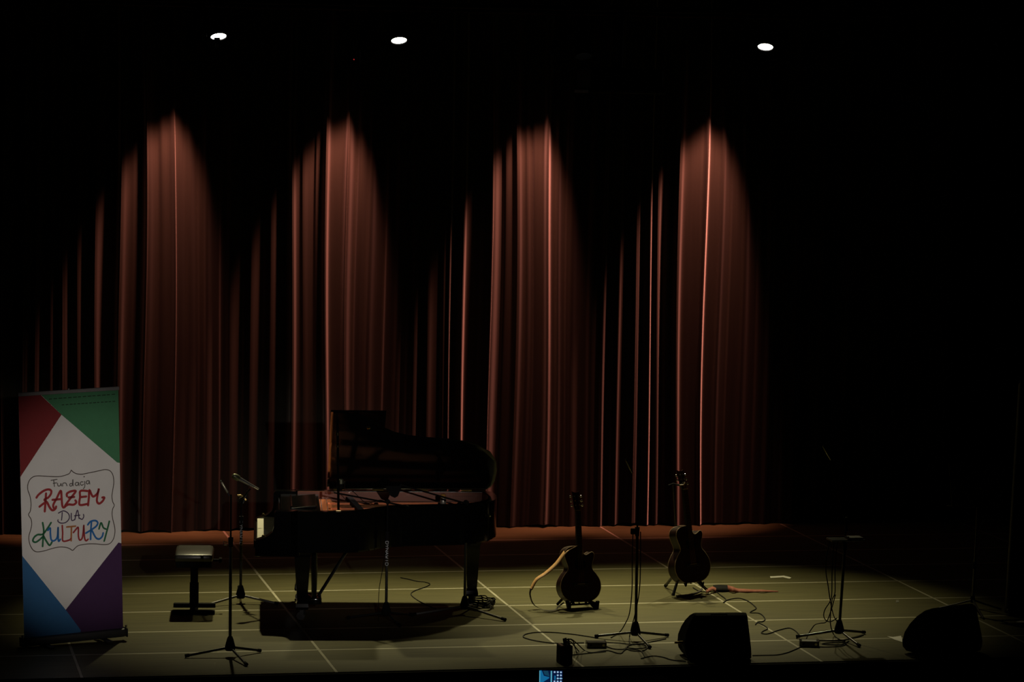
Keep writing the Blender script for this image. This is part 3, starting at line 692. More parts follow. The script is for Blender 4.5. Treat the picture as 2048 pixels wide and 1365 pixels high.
    MB().lathe([(0, 0), (0.007, 0), (0.005, 0.008), (0.009, 0.014), (0, 0.016)], 10, axis_matrix((0, 0, 0.002), (0, 0, -1))).build('strap_button', 'chrome', t)
    return t
# G1, left guitar on low stand
g1b = at(1158, 1217)
g1 = guitar('dark cutaway acoustic guitar on a low stand, tan strap looping to its left', g1b+Vector((0, 0.0, 0.055)), 0.20, 0.16, 0.012)
G1M = g1.matrix_world.copy()
t = thing('guitar_stand', 'low black folding stand under the left acoustic guitar', 'guitar stand', g1b, (0, 0, 0.20))
for sx in (-1, 1):
    MB().tube([(sx*0.085, -0.075, 0.05), (sx*0.11, 0.02, 0.13), (sx*0.14, 0.16, 0.016)], 0.013, 8).build('rear_leg', 'matte', t, True)
    MB().prism([(-0.09, 0.0), (-0.05, 0.0), (0.06, 0.06), (0.09, 0.115), (0.065, 0.125), (0.03, 0.062), (-0.065, 0.052), (-0.085, 0.075), (-0.10, 0.07)], -0.014, 0.014, Matrix.Translation((sx*0.115, -0.01, 0)) @ Matrix.Rotation(PI/2+sx*0.25, 4, 'Z') @ Matrix.Rotation(PI/2, 4, 'X')).build('side_frame', 'matte', t)
MB().tube([(-0.11, 0.02, 0.03), (0.11, 0.02, 0.03)], 0.009, 8).build('crossbar', 'matte', t)
# its strap
Yg = g1b.y
def strap(name, label, pts, wdir, width, material, th=0.003, cat='strap'):
    P = catmull(pts, 7); k = len(P)
    wd = [Vector(d) for d in (wdir if isinstance(wdir, list) else [wdir]*len(pts))]
    mb = MB(); L, R_ = [], []
    for i, p in enumerate(P):
        s = i/(k-1)*(len(wd)-1); a = int(min(s, len(wd)-2)); v = wd[a].lerp(wd[a+1], s-a) if len(wd) > 1 else wd[0]
        v = v.normalized()*(width[0]+(width[1]-width[0])*i/(k-1) if isinstance(width, tuple) else width)/2
        L.append(p-v); R_.append(p+v)
    mb.strip(L, R_)
    o = mb.build(name, material, None, True, loc=P[0])
    sm = o.modifiers.new('thickness', 'SOLIDIFY'); sm.thickness = th; sm.offset = 0
    return tag(o, label, cat) if label else o
sp = [up(1156, 1093, Yg+0.05), up(1140, 1099, Yg+0.03), up(1131, 1104, Yg+0.0), up(1113, 1128, Yg-0.02), up(1092, 1147, Yg-0.02), up(1073, 1160, Yg-0.02), up(1062, 1180, Yg-0.02)]
root = thing('guitar_strap', 'tan leather strap looping from the left guitar down to the floor', 'strap', sp[0])
o1 = strap('tan_length', None, sp, [(0.1, -0.9, 0.5), (0.1, -0.95, 0.2), (0.17, -0.97, -0.12), (0.17, -0.95, -0.16), (0.17, -0.95, -0.14), (0.17, -0.98, -0.05), (0.12, -1, 0)], 0.066, 'tan')
sq = [up(1062, 1178, Yg-0.02), up(1060, 1190, Yg-0.02), up(1066, 1208, Yg-0.03), up(1080, 1218, Yg-0.05)+Vector((0, 0, 0.0)), at(1095, 1222, 0.012), at(1110, 1221, 0.012), at(1118, 1213, 0.03), up(1128, 1206, Yg-0.02)]
o2 = strap('dark_length', None, sq, [(0.12, -1, 0), (0.1, -1, 0), (0.1, -1, 0.1), (0.1, -1, 0.0), (0, -1, 0), (0, -1, 0), (0, -1, 0), (0, -1, 0)], 0.040, 'darkstrap')
for o in (o1, o2): o.parent = root; o.location = o.location-root.location
# G2, right guitar on a neck stand
g2b = at(1381, 1192)
g2 = guitar('reddish dark cutaway acoustic guitar hanging on a tubular neck stand at right', g2b+Vector((-0.005, -0.02, 0.125)), 0.42, 0.15, -0.035, 1.05)
t = thing('guitar_stand', 'tubular black stand with neck yoke holding the right guitar', 'guitar stand', g2b)
Y2 = g2b.y
hk = up(1347, 968, Y2+0.10)-g2b
MB().tube([(-0.09, 0.14, 0.30), (hk.x, hk.y, hk.z)], 0.011, 10).build('mast', 'satin', t, True)
MB().tube([(-0.10, 0.10, 0.22), (-0.09, 0.14, 0.34)], 0.02, 10).build('mast_collar', 'rubber', t, True)
n1, n2, n3 = up(1336, 972, Y2+0.02)-g2b, up(1358, 971, Y2-0.0)-g2b, up(1371, 965, Y2-0.02)-g2b
MB().tube([n1, hk, n2+Vector((0, -0.02, 0)), n3], 0.008, 8).build('yoke', 'rubber', t, True)
MB().tube([up(1359, 971, Y2-0.06)-g2b, up(1367, 970.5, Y2-0.06)-g2b, up(1370.5, 965.5, Y2-0.06)-g2b], 0.0055, 8).build('locking_bar', 'binding', t, True)
for a, e in (((-0.10, 0.10, 0.22), (1331, 1176)), ((-0.09, 0.04, 0.22), (1346, 1195)), ((0.0, 0.06, 0.19), (1418, 1188))):
    q = at(*e)-g2b; q.z = 0.016
    lg = MB().tube([a, q], 0.0135, 10).build('leg', 'satin', t, True)
    MB().tube([Vector(a).lerp(q, 0.93), q], 0.016, 10).build('rubber_foot', 'rubber', lg, True)
MB().tube([(-0.10, 0.06, 0.20), (0.0, 0.08, 0.20), (0.07, 0.05, 0.17)], 0.010, 8).build('crossbar', 'satin', t, True)
for sx in (-0.07, 0.09): MB().tube([(sx, 0.06, 0.16), (sx, -0.09, 0.105), (sx, -0.11, 0.14)], 0.009, 8).build('cradle_arm', 'rubber', t, True)
# strap of the right guitar lying on the floor
zf = 0.008
root = thing('guitar_strap', 'rust red guitar strap lying on the floor right of the right guitar', 'strap', at(1424, 1178))
sA = strap('strap_end', None, [at(1412, 1184, 0.03), at(1424, 1178, 0.04), at(1432, 1181, 0.02)], (0.3, 1, 0.25), 0.09, 'pinkstrap')
sB = strap('buckle_pad', None, [at(1428, 1178, 0.022), at(1440, 1177, 0.030), at(1460, 1178, 0.022)], (0.1, 1, 0.3), 0.12, 'matte', 0.012)
sC = strap('webbing', None, [at(1456, 1178, 0.026), at(1466, 1179.5, 0.034), at(1476, 1181.5, 0.015), at(1492, 1182, 0.018), at(1508, 1182.5, 0.012), at(1524, 1182.5, 0.018), at(1538, 1183, 0.010), at(1556, 1183.5, 0.006)],
           [(0.1, 0.7, 0.6), (0.1, 0.8, 0.5), (0, 0.9, 0.35), (0, 0.9, 0.3), (0, 0.9, 0.25), (0, 0.9, 0.3), (0, 1, 0.2), (0, 1, 0.05)], (0.085, 0.030), 'pinkstrap')
for o in (sA, sB, sC): o.parent = root; o.location = o.location-root.location
sD = strap('guitar_strap', 'dark strap length lying under the right guitar stand', [at(1352, 1193, 0.012), at(1375, 1191, 0.012), at(1395, 1186, 0.02), at(1405, 1178, 0.04)], (0.1, 1, 0.1), 0.06, 'darkstrap')

# ------------------------------------------------------------------ floor monitors
def monitor(label, loc, rotz, size=0.93):
    t = thing('floor_monitor', label, 'floor monitor', loc, (0, 0, rotz)); t.scale = (size, size, size)
    # cabinet: rear face towards -y, baffle sloping up on +y; side panels pull in towards the top
    prof = [(-0.150, 0.012), (-0.168, 0.05), (-0.175, 0.10), (-0.165, 0.16), (-0.152, 0.22), (-0.138, 0.28), (-0.126, 0.335), (-0.115, 0.385), (-0.075, 0.405), (-0.04, 0.40),
            (0.02, 0.376), (0.085, 0.322), (0.14, 0.256), (0.185, 0.178), (0.212, 0.10), (0.215, 0.05), (0.19, 0.012), (-0.12, 0.0)]
    KZ = [(0, .86), (.05, .955), (.12, 1.0), (.18, .99), (.24, .95), (.30, .885), (.35, .81), (.405, .70)]
    def pull(z):
        for (za, ka), (zb, kb) in zip(KZ, KZ[1:]):
            if z <= zb: return ka+(kb-ka)*(z-za)/(zb-za)
        return KZ[-1][1]
    mb = MB(); secs = []
    for x, q in ((-0.305, 0.86), (-0.301, 0.93), (-0.29, 0.98), (-0.27, 1.0), (0.26, 1.0), (0.285, 0.985), (0.297, 0.955)):
        secs.append([mb.bm.verts.new((x*(pull(z) if x < 0 else 1.0-0.13*z/0.4), y*q, 0.15+(z-0.15)*(q*0.4+0.6))) for y, z in prof])
    n = len(prof)
    for a, b_ in zip(secs, secs[1:]):
        for j in range(n): mb.bm.faces.new((a[j], a[(j+1) % n], b_[(j+1) % n], b_[j]))
    mb.bm.faces.new(secs[0]); mb.bm.faces.new(secs[-1][::-1])
    mb.build('cabinet', 'matte', t, True)
    c = Vector((0, 0.113, 0.289)); sl = math.atan2(0.30, -0.245)
    MB().box(c, (0.36, 0.20, 0.012), Matrix.Rotation(math.atan2(-0.066, 0.055), 3, 'X'), bevel=0.004).build('grille', 'darkalu', t)
    MB().box((0, -0.172, 0.16), (0.20, 0.012, 0.09), Matrix.Rotation(-0.2, 3, 'X'), bevel=0.004).build('input_panel', 'rubber', t)
    MB().tube([(-0.07, -0.13, 0.385), (-0.07, -0.14, 0.40), (0.07, -0.14, 0.40), (0.07, -0.13, 0.385)], 0.006, 8).build('handle', 'rubber', t, True)
    for sx in (-0.2, 0.2):
        for sy in (-0.1, 0.15): MB().lathe([(0, -0.004), (0.018, -0.004), (0.018, 0.012), (0, 0.012)], 10, Matrix.Translation((sx, sy, 0.002))).build('foot', 'rubber', t)
    return t
pc = at(1444, 1325); mon1 = monitor('black wedge floor monitor at stage front between two mic stands', pc+Vector((0, 0.22, 0.004)), -0.06)
pj = up(1354, 1286, pc.y+0.25)
t = thing('cable_plug', 'bright metal cable plug at the left side of the centre monitor', 'plug', pj)
MB().tube([(-0.02, 0, 0), (0.05, 0.0, 0)], [0.009, 0.013], 12).build('shell', 'brass', t, True)
pc2 = at(1908, 1318); mon2 = monitor('black wedge floor monitor at far right of the stage front, turned sideways', pc2+Vector((0, 0.25, 0.004)), 0.47, 0.99)

# ------------------------------------------------------------------ roll-up banners
def ribbons(parent, name, strokes, width, material, uv, off, roundcap=True):
    mb = MB()
    for s in strokes:
        if len(s) == 1:
            c = uv(*s[0]); r = width*0.75
            mb.poly([(c.x+r*math.cos(k*PI/5), -off, c.z+r*math.sin(k*PI/5)) for k in range(10)]); continue
        P = [uv(*p) for p in s]
        P = catmull(P, 5) if len(P) > 2 else P
        P = [q for i, q in enumerate(P) if i == 0 or (q-P[i-1]).length > 1e-5]
        L, R_ = [], []
        for i, p_ in enumerate(P):
            tt = (P[min(i+1, len(P)-1)]-P[max(i-1, 0)]).normalized(); nn = Vector((-tt.z, 0, tt.x))*width/2
            L.append(Vector((p_.x, -off, p_.z))+nn); R_.append(Vector((p_.x, -off, p_.z))-nn)
        mb.strip(L, R_)
        if roundcap:
            for e in (P[0], P[-1]): mb.poly([(e.x+width/2*math.cos(k*PI/4), -off-0.0002, e.z+width/2*math.sin(k*PI/4)) for k in range(8)])
    return mb.build(name, material, parent)
BW = 0.863
t = thing('roll_up_banner', 'colourful white roll-up banner with a framed hand-lettered logo at far left', 'banner', (-3.962, -5.504, 0.0125), (0, -0.028, 0.295))
bd = MB().box((0, 0.0, 0.045), (0.90, 0.09, 0.07), bevel=0.02)
bd.build('base', 'darkalu', t, True)
for sx in (-1, 1):
    MB().box((sx*0.453, 0, 0.045), (0.012, 0.092, 0.075), bevel=0.006).build('end_cap', 'darkalu', t)
    MB().tube([(sx*0.452, -0.02, 0.083), (sx*0.452, -0.02, 0.105)], 0.010, 10).build('end_screw', 'chrome', t, True)
    MB().box((sx*0.25, -0.02, 0.008), (0.05, 0.30, 0.012), bevel=0.003).build('foot', 'darkalu', t)
H0, H1 = 0.078, 2.07
LEAN = 0.0
def shear(x, z): return x+LEAN*(z-H0)/(H1-H0)
tl = [shear(-BW/2, H1), shear(BW/2, H1)]
MB().box((shear(0, H1), 0, H1+0.012), (BW+0.012, 0.022, 0.030), bevel=0.004).build('top_rail', 'alu_and_glint', t)
MB().tube([(0, 0.035, 0.05), (shear(0, 1.0), 0.035, 1.0), (shear(0, H1), 0.02, H1)], 0.010, 10).build('support_pole', 'darkalu', t)
MB().tube([(shear(0, H1), -0.0, H1+0.026), (shear(0, H1), -0.0, H1+0.036)], 0.008, 8).build('rail_hook', 'alu_and_glint', t)
fb = MB(); L, R_ = [], []
for i in range(21):
    z = H0+(H1-H0)*i/20; yb = 0.006*math.sin(i*0.45)
    L.append((shear(-BW/2, z), 0, z)); R_.append((shear(BW/2, z), 0, z))
fab = fb.strip(L, R_).build('sheet', 'fabric', t)
# picture corners of the sheet -> sheet coordinates
C0, C1, C2, C3 = (36.9, 796), (236.5, 783.2), (246, 1260), (48.1, 1280)
def inv(px, py):
    u, v = 0.5, 0.5
    for _ in range(8):
        X = (C0[0]*(1-u)+C1[0]*u)*(1-v)+(C3[0]*(1-u)+C2[0]*u)*v; Yv = (C0[1]*(1-u)+C1[1]*u)*(1-v)+(C3[1]*(1-u)+C2[1]*u)*v
        dXu = (C1[0]-C0[0])*(1-v)+(C2[0]-C3[0])*v; dXv = -(C0[0]*(1-u)+C1[0]*u)+(C3[0]*(1-u)+C2[0]*u)
        dYu = (C1[1]-C0[1])*(1-v)+(C2[1]-C3[1])*v; dYv = -(C0[1]*(1-u)+C1[1]*u)+(C3[1]*(1-u)+C2[1]*u)
        D = dXu*dYv-dXv*dYu; ex, ey = px-X, py-Yv
        u += (ex*dYv-dXv*ey)/D; v += (dXu*ey-ex*dYu)/D
    return u, v
def sheet(px, py):
    u, v = inv(px, py); u = min(1, max(0, u)); v = min(1, max(0, v)); z = H1-(H1-H0)*v
    return Vector((shear(-BW/2+BW*u, z), 0, z))
def crop(cx, cy): return sheet(40+cx/7.185, 930+cy/7.185)
def patch(name, pts, material):
    MB().poly([(q.x, -0.0012, q.z) for q in (sheet(*p_) for p_ in pts)]).build(name, material, fab)
patch('red_corner', [(30, 790), (80.7, 794), (122, 833), (38.2, 957), (20, 957)], 'red')
patch('green_corner', [(80.7, 785), (240, 780), (250, 928), (234, 928), (122, 833)], 'green')
patch('violet_corner', [(236.7, 1088), (260, 1088), (260, 1290), (160.5, 1290), (160.5, 1264), (130.5, 1223)], 'violet')
patch('blue_corner', [(42.5, 1114.6), (130.5, 1223), (160.5, 1264), (160.5, 1290), (30, 1290), (30, 1114.6)], 'blue')
FR = [(730, 95), (760, 125), (810, 148), (880, 155), (960, 140), (1060, 120), (1150, 100), (1220, 88), (1280, 100), (1320, 140), (1340, 200), (1345, 280), (1330, 380), (1318, 470), (1330, 550), (1352, 600), (1330, 650), (1320, 720), (1330, 800), (1355, 900), (1362, 980), (1345, 1070), (1310, 1130), (1260, 1160), (1180, 1165), (1080, 1155), (980, 1155), (900, 1165), (830, 1180), (790, 1210), (750, 1248), (710, 1225), (650, 1205), (560, 1200), (460, 1220), (360, 1250), (260, 1270), (200, 1255), (155, 1200), (128, 1120), (125, 1040), (150, 950), (165, 870), (155, 800), (120, 735), (145, 680), (155, 580), (140, 470), (110, 380), (110, 300), (140, 230), (190, 190), (250, 178), (340, 182), (450, 188), (560, 188), (640, 170), (700, 145), (730, 95)]
ribbons(fab, 'ornate_frame', [FR], 0.0072, 'inkbrown', crop, 0.0014)
ribbons(fab, 'lettering_fundacja', [[(440, 242), (525, 228)], [(478, 245), (484, 290), (488, 330)], [(470, 285), (520, 278)],
    [(532, 285), (537, 316), (556, 325), (576, 308), (580, 285), (588, 322)], [(606, 325), (610, 286), (650, 282), (668, 320)],
    [(745, 288), (715, 290), (706, 312), (726, 326), (746, 300), (752, 228), (756, 322)], [(832, 275), (802, 272), (786, 298), (806, 318), (830, 300), (835, 275), (842, 318)],
    [(898, 265), (872, 264), (860, 292), (880, 314), (905, 298)], [(922, 258), (924, 330), (904, 362)], [(915, 190)], [(988, 250), (956, 250), (945, 278), (965, 295), (985, 275), (988, 250), (996, 295)]], 0.0078, 'inkgrey', crop, 0.0014)
ribbons(fab, 'lettering_razem', [[(232, 490), (262, 448), (330, 395), (400, 372), (442, 392), (436, 440), (400, 488), (345, 520), (385, 560), (420, 630), (460, 672), (502, 650), (512, 618)], [(368, 430), (360, 560), (350, 688)], [(275, 620), (345, 565)],
    [(478, 640), (472, 592), (520, 500), (578, 390), (590, 480), (600, 600), (620, 632), (652, 610)], [(460, 522), (575, 512)],
    [(668, 470), (668, 432), (720, 402), (795, 395), (742, 470), (672, 560), (640, 612), (692, 588), (760, 592), (802, 560), (788, 530)], [(690, 488), (772, 480)],
    [(962, 395), (862, 395), (856, 480), (850, 592), (962, 580)], [(855, 484), (945, 474)],
    [(972, 600), (984, 480), (990, 380), (1030, 462), (1062, 470), (1112, 420), (1128, 358), (1108, 460), (1100, 540), (1132, 576), (1182, 540), (1208, 490), (1178, 488)]], 0.0190, 'inkred', crop, 0.0014)
ribbons(fab, 'lettering_dla', [[(600, 702), (596, 760), (590, 812)], [(545, 712), (620, 680), (688, 720), (700, 788), (652, 845), (582, 856), (540, 832), (540, 808)], [(730, 715), (734, 814), (782, 806)], [(782, 800), (818, 668), (842, 790)], [(775, 752), (852, 742)], [(850, 785), (886, 802), (910, 762), (905, 732)]], 0.0092, 'inkviolet', crop, 0.0014)
ribbons(fab, 'letter_k', [[(320, 850), (336, 960), (326, 1080), (320, 1190)], [(440, 850), (390, 930), (322, 1015), (250, 1022), (200, 1060), (182, 1110), (220, 1130), (282, 1090), (332, 1040)], [(332, 1040), (370, 1110), (418, 1175), (452, 1130)]], 0.0155, 'inkgreen', crop, 0.0014)
ribbons(fab, 'letter_u', [[(395, 960), (428, 925), (430, 1000), (442, 1092), (480, 1110), (528, 1060), (540, 922)], [(540, 922), (545, 1110), (572, 1090)]], 0.015, 'inkblue', crop, 0.0016)
ribbons(fab, 'letter_l', [[(600, 890), (606, 1000), (610, 1112), (700, 1100), (722, 1080)]], 0.014, 'inkred', crop, 0.0014)
ribbons(fab, 'letter_t', [[(665, 912), (790, 900)], [(732, 905), (728, 1110)]], 0.014, 'inkorange', crop, 0.0015)
ribbons(fab, 'letter_u', [[(760, 992), (800, 942), (830, 920), (832, 1040), (852, 1100), (890, 1060), (910, 890)], [(910, 890), (920, 1060), (942, 1110), (972, 1088)]], 0.014, 'inkred', crop, 0.0016)
ribbons(fab, 'letter_r', [[(1020, 845), (1012, 960), (1008, 1090)], [(968, 880), (1010, 832), (1078, 820), (1112, 852), (1090, 900), (1022, 950), (940, 1000)], [(1022, 950), (1080, 1060), (1130, 1085), (1175, 1050), (1190, 998)]], 0.0155, 'inkblue', crop, 0.0014)
ribbons(fab, 'letter_y', [[(1130, 940), (1160, 850), (1192, 920), (1230, 942)], [(1280, 830), (1250, 950), (1205, 1115)]], 0.0145, 'inkgreen', crop, 0.0015)
# two lines of print too small to read
def line(a, b_, segs):
    out = []
    for s0, s1 in segs: out.append([(a[0]+(b_[0]-a[0])*s0, a[1]+(b_[1]-a[1])*s0), (a[0]+(b_[0]-a[0])*s1, a[1]+(b_[1]-a[1])*s1)])
    return out
for a, b_ in (((96, 802), (232, 792)), ((122, 813.5), (232, 806))):
    segs = [(k/14+0.004, k/14+0.05+0.016*((k*7) % 3)/3) for k in range(14)]
    ribbons(fab, 'small_print', line(a, b_, segs), 0.0085, 'inkdark', sheet, 0.0015, False)

# dark banner at the right edge
b = at(2013, 1231)
t = thing('roll_up_banner', 'dark roll-up banner cut off by the right edge of the picture', 'banner', b, (0, 0, 0.20))
lean = 0.075
MB().box((0.43, 0, 0.045), (0.87, 0.09, 0.07), bevel=0.02).build('base', 'darkalu', t, True)
MB().box((0.03, -0.05, 0.05), (0.11, 0.012, 0.012), Matrix.Rotation(0.12, 3, 'Y')).build('edge_strip', 'chrome', t)
mb = MB(); NN = 16
L0 = []
for i in range(NN+1):
    z = 0.075+2.0*i/NN; x = 0.005+lean*(i/NN)
    L0.append([(x-0.006, 0.035, z), (x-0.004, 0.012, z), (x+0.014, 0.0, z), (x+0.07, -0.004, z), (x+0.83, -0.004, z), (x+0.83, 0.0, z), (x+0.05, 0.01, z), (x+0.01, 0.036, z)])
rows = [[mb.bm.verts.new(p_) for p_ in r] for r in L0]
for a, c in zip(rows, rows[1:]):
    for j in range(8): mb.bm.faces.new((a[j], a[(j+1) % 8], c[(j+1) % 8], c[j]))
mb.bm.faces.new(rows[0]); mb.bm.faces.new(rows[-1])
mb.build('sheet', 'darkprint', t, True)
MB().tube([(-0.004, -0.006, 0.07), (-0.004+lean, -0.006, 2.08)], 0.015, 12).build('lit_edge', 'alu_and_glint', t, True)  # added pale tube, paints the lamplit left edge of the sheet
MB().box((0.42+lean, 0, 2.085), (0.85, 0.022, 0.03), bevel=0.004).build('top_rail', 'darkalu', t)
MB().tube([(0.43, 0.04, 0.05), (0.43+lean, 0.03, 2.08)], 0.01, 8).build('support_pole', 'darkalu', t)

# ------------------------------------------------------------------ small things on the floor
def flat(name, pts, material, label, cat, h=0.002):
    c = sum((at(*p_) for p_ in pts), Vector())/len(pts)
    mb = MB(); mb.prism([(at(*p_).x, at(*p_).y) for p_ in pts], 0.001, 0.001+h); return tag(mb.build(name, material, None, loc=(c.x, c.y, 0)), label, cat)
flat('tape_mark', [(1540, 1154.2), (1568, 1152.6), (1583, 1156.5), (1579, 1158.8), (1566, 1155.8), (1541, 1157.2)], 'tape', 'white chevron tape mark on the floor right of the right guitar', 'tape mark')
flat('paper_sheet', [(1774, 1274), (1786, 1275.5), (1802, 1273), (1806, 1286), (1790, 1281)], 'paper', 'white sheet of paper sticking out left of the right floor monitor', 'paper')
flat('paper_sheet', [(2031, 1245.5), (2042, 1243), (2060, 1243.5), (2062, 1246), (2044, 1246.5)], 'paper', 'small white paper on the floor at the right edge, by the dark banner', 'paper')
flat('tape_mark', [(1792, 1201.5), (1797, 1201), (1798, 1206), (1792, 1206.5)], 'greybox', 'small grey square tape spot on the floor at right', 'tape mark')
# DI boxes and stage box
def di(label, px, rotz, top):
    p_ = at(*px); t = thing('direct_box', label, 'audio box', p_, (0, 0, rotz))
    mb = MB(); mb.prism([(-0.082, 0.0), (0.082, 0.0), (0.082, 0.052), (0.072, 0.047), (0, 0.044), (-0.072, 0.047), (-0.082, 0.052)], -0.055, 0.055, Matrix.Rotation(PI/2, 4, 'X')); mb.build('case', 'satin', t)
    MB().box((0, 0, 0.046), (0.12, 0.09, 0.004)).build('top_plate', top, t)
    MB().tube([(0.055, -0.055, 0.026), (0.055, -0.062, 0.026)], 0.011, 12).build('socket', 'chrome', t)
    MB().tube([(-0.05, -0.055, 0.026), (-0.05, -0.060, 0.026)], 0.009, 12).build('socket', 'rubber', t)
di('black direct box with cables in front of the centre right microphone stand', (1192, 1295), -0.1, 'satin')
di('small direct box with a pale top by the right microphone stand', (1618, 1293), -0.25, 'greybox')
p_ = at(1130, 1328)
t = thing('stage_box', 'dark stage box with a red stripe and plugged cables at the front edge', 'audio box', p_, (0, 0, 0.05))
MB().box((0, 0.02, 0.075), (0.105, 0.12, 0.15), bevel=0.006).build('case', 'matte', t)
MB().box((-0.032, -0.043, 0.115), (0.018, 0.006, 0.07)).box((-0.032, 0.02, 0.151), (0.018, 0.115, 0.004)).build('stripe', 'redbox', t)
MB().box((0.012, 0.0, 0.152), (0.05, 0.06, 0.006)).build('connector_plate', 'rubber', t)
for k, (dx, dy) in enumerate(((-0.005, 0.0), (0.016, 0.02), (0.03, -0.01))): MB().tube([(dx, dy, 0.15), (dx-0.01, dy, 0.205)], 0.009, 10).build('plug', 'rubber', t)

def cable(label, pts, r=0.0045, name='audio_cable'):
    P = [p_ if isinstance(p_, Vector) else (at(p_[0], p_[1], r+0.001) if len(p_) == 2 else at(*p_)) for p_ in pts]
    P = catmull(P, 6); base = Vector((P[0].x, P[0].y, 0))
    return tag(MB().tube(P, r, 6).build(name, 'cable', None, True, loc=base), label, 'cable')
cable('black cable in a wide flat loop left of the direct box', [(1196, 1277), (1150, 1270), (1110, 1266), (1075, 1265.5), (1052, 1269), (1047, 1275), (1065, 1281), (1095, 1286), (1125, 1288), (1145, 1287), (1168, 1286.5)])
cable('black cable arching from the stage box to the floor beside it', [(1129, 1286, .20), (1136, 1279, .23), (1146, 1283, .15), (1150, 1296, .03), (1154, 1306)])
cable('black cable arching from the stage box towards the direct box', [(1133, 1287, .20), (1141, 1279, .22), (1154, 1288, .10), (1168, 1301), (1182, 1306), (1212, 1304)])
cable('black cable curving from the stage box under the first arch', [(1131, 1290, .19), (1140, 1284, .19), (1148, 1292, .08), (1158, 1304)])
Y = at(1271, 1283).y
cable('black cable hanging free left of the centre right stand pole', [up(1266, 1066, Y), up(1264.5, 1120, Y-0.02), up(1264, 1180, Y-0.03), up(1259, 1227, Y-0.04), up(1250, 1249, Y-0.05), (1240, 1264.5, .03), (1231, 1271), (1222, 1276)])
cable('black cable following the right side of the centre right stand pole', [up(1281, 1064, Y), up(1281, 1120, Y), up(1279, 1180, Y-0.02), up(1271, 1225, Y-0.05), up(1264, 1252, Y-0.06), (1259, 1275, .01), (1259, 1288)])
cable('black cable running from the direct box to the right foot of the stand', [(1214, 1286), (1240, 1287.5), (1262, 1289), (1285, 1288), (1310, 1283), (1332, 1278.5)])
cable('black cable wound in tight loops between the feet of the centre right stand', [(1213, 1294), (1230, 1299), (1250, 1299), (1256, 1293), (1270, 1289.5), (1288, 1290), (1291, 1296), (1270, 1298), (1252, 1296), (1262, 1302), (1284, 1303), (1296, 1296)])
cable('black cable crossing the floor in front of the direct box', [(1143, 1311), (1180, 1307), (1214, 1302), (1240, 1308), (1252, 1300), (1280, 1302), (1290, 1315)])
cable('black cable curving on the floor left of the centre monitor', [(1282, 1318), (1304, 1313), (1325, 1315), (1345, 1321), (1372, 1324)])
cable('long black cable wriggling from the right guitar to the right stand', [(1386, 1176), (1402, 1184), (1430, 1184), (1441, 1191), (1452, 1200), (1447, 1206), (1452, 1202), (1464, 1198.5), (1480, 1197.5), (1496, 1203), (1508, 1212), (1512, 1218), (1501, 1224.5), (1503, 1226.5), (1520, 1228), (1530, 1238), (1525, 1244), (1516, 1245), (1511, 1250), (1516, 1246), (1535, 1257), (1526, 1263), (1523, 1267), (1535, 1268.5), (1558, 1261), (1578, 1257), (1590, 1262), (1600, 1272)])
Y = at(1678, 1279).y
cable('leftmost black cable hanging from the tray of the right stand', [up(1660, 1083, Y-.03), up(1653, 1115, Y-.03), up(1652, 1145, Y-.04), up(1656, 1171, Y-.05), up(1660, 1199, Y-.06), up(1664, 1220, Y-.06), up(1669, 1236, Y-.05), up(1677, 1247, Y-.03)])
cable('black cable making a hanging loop left of the right stand', [up(1668, 1083, Y-.02), up(1665, 1120, Y-.03), up(1664, 1154, Y-.04), up(1663.5, 1190, Y-.05), up(1660, 1204, Y-.06), up(1650, 1220, Y-.06), up(1647.5, 1233, Y-.06), up(1653, 1242.5, Y-.06), up(1662, 1244, Y-.06), up(1674, 1237, Y-.03)])
cable('black cable hanging straight down to the hub of the right stand', [up(1675, 1083, Y-.02), up(1671, 1120, Y-.03), up(1670, 1150, Y-.04), up(1670, 1186, Y-.04), up(1664, 1202, Y-.05), up(1660.6, 1237, Y-.07), up(1662, 1255, Y-.09), (1667, 1269, .02), (1676, 1278), (1688, 1284)])
cable('black cable bowing out left from the right stand to its foot', [up(1671, 1190, Y-.04), up(1662, 1222, Y-.05), up(1653, 1244, Y-.07), up(1640, 1247.5, Y-.10), (1630, 1250.5, .09), (1623, 1259, .05), (1616, 1270.5), (1612, 1280)])
cable('black cable lying between the feet of the right stand', [(1612, 1281), (1635, 1282), (1665, 1282.5), (1690, 1280.5), (1712, 1276), (1727, 1271)])
cable('black cable coming out of the small pale topped direct box', [(1632, 1294), (1655, 1295), (1685, 1292.5), (1690, 1286), (1662, 1286), (1645, 1289), (1680, 1290.5), (1698, 1283)])
cable('black cable running from the small direct box behind the centre monitor', [(1605, 1293), (1592, 1299), (1575, 1306), (1555, 1310.5), (1530, 1311.5), (1505, 1312)])
cable('black cable under the piano folded in a zigzag', [(801, 1156), (816, 1159), (835, 1163.5), (850, 1165), (860, 1169), (850, 1175), (830, 1182), (822, 1189.5), (835, 1201), (858, 1213), (880, 1222)], 0.004)
Y = at(772, 1243).y
cable('thin black cable hanging behind the pole of the piano boom stand', [up(776, 1075, Y+.05), up(768, 1120, Y+.06), up(764, 1146, Y+.06), up(759, 1174, Y+.05), up(757, 1205, Y+.03), (757, 1243)], 0.003)
e0 = up(690, 978, Y+0.35)
cable('thin black cable drooping from the piano microphone to its boom', [e0, up(706, 984, Y+.30), up(718, 995, Y+.25), up(728, 1004, Y+.22), up(738, 1007, Y+.2), up(752, 1003, Y+.12), up(762, 1001, Y+.08), up(774, 1006, Y+.02)], 0.003)
cable('black cable lying in a wavy line right of the dark music stand', [(1960, 1236), (1985, 1240), (2010, 1245), (2030, 1252), (2060, 1257)])

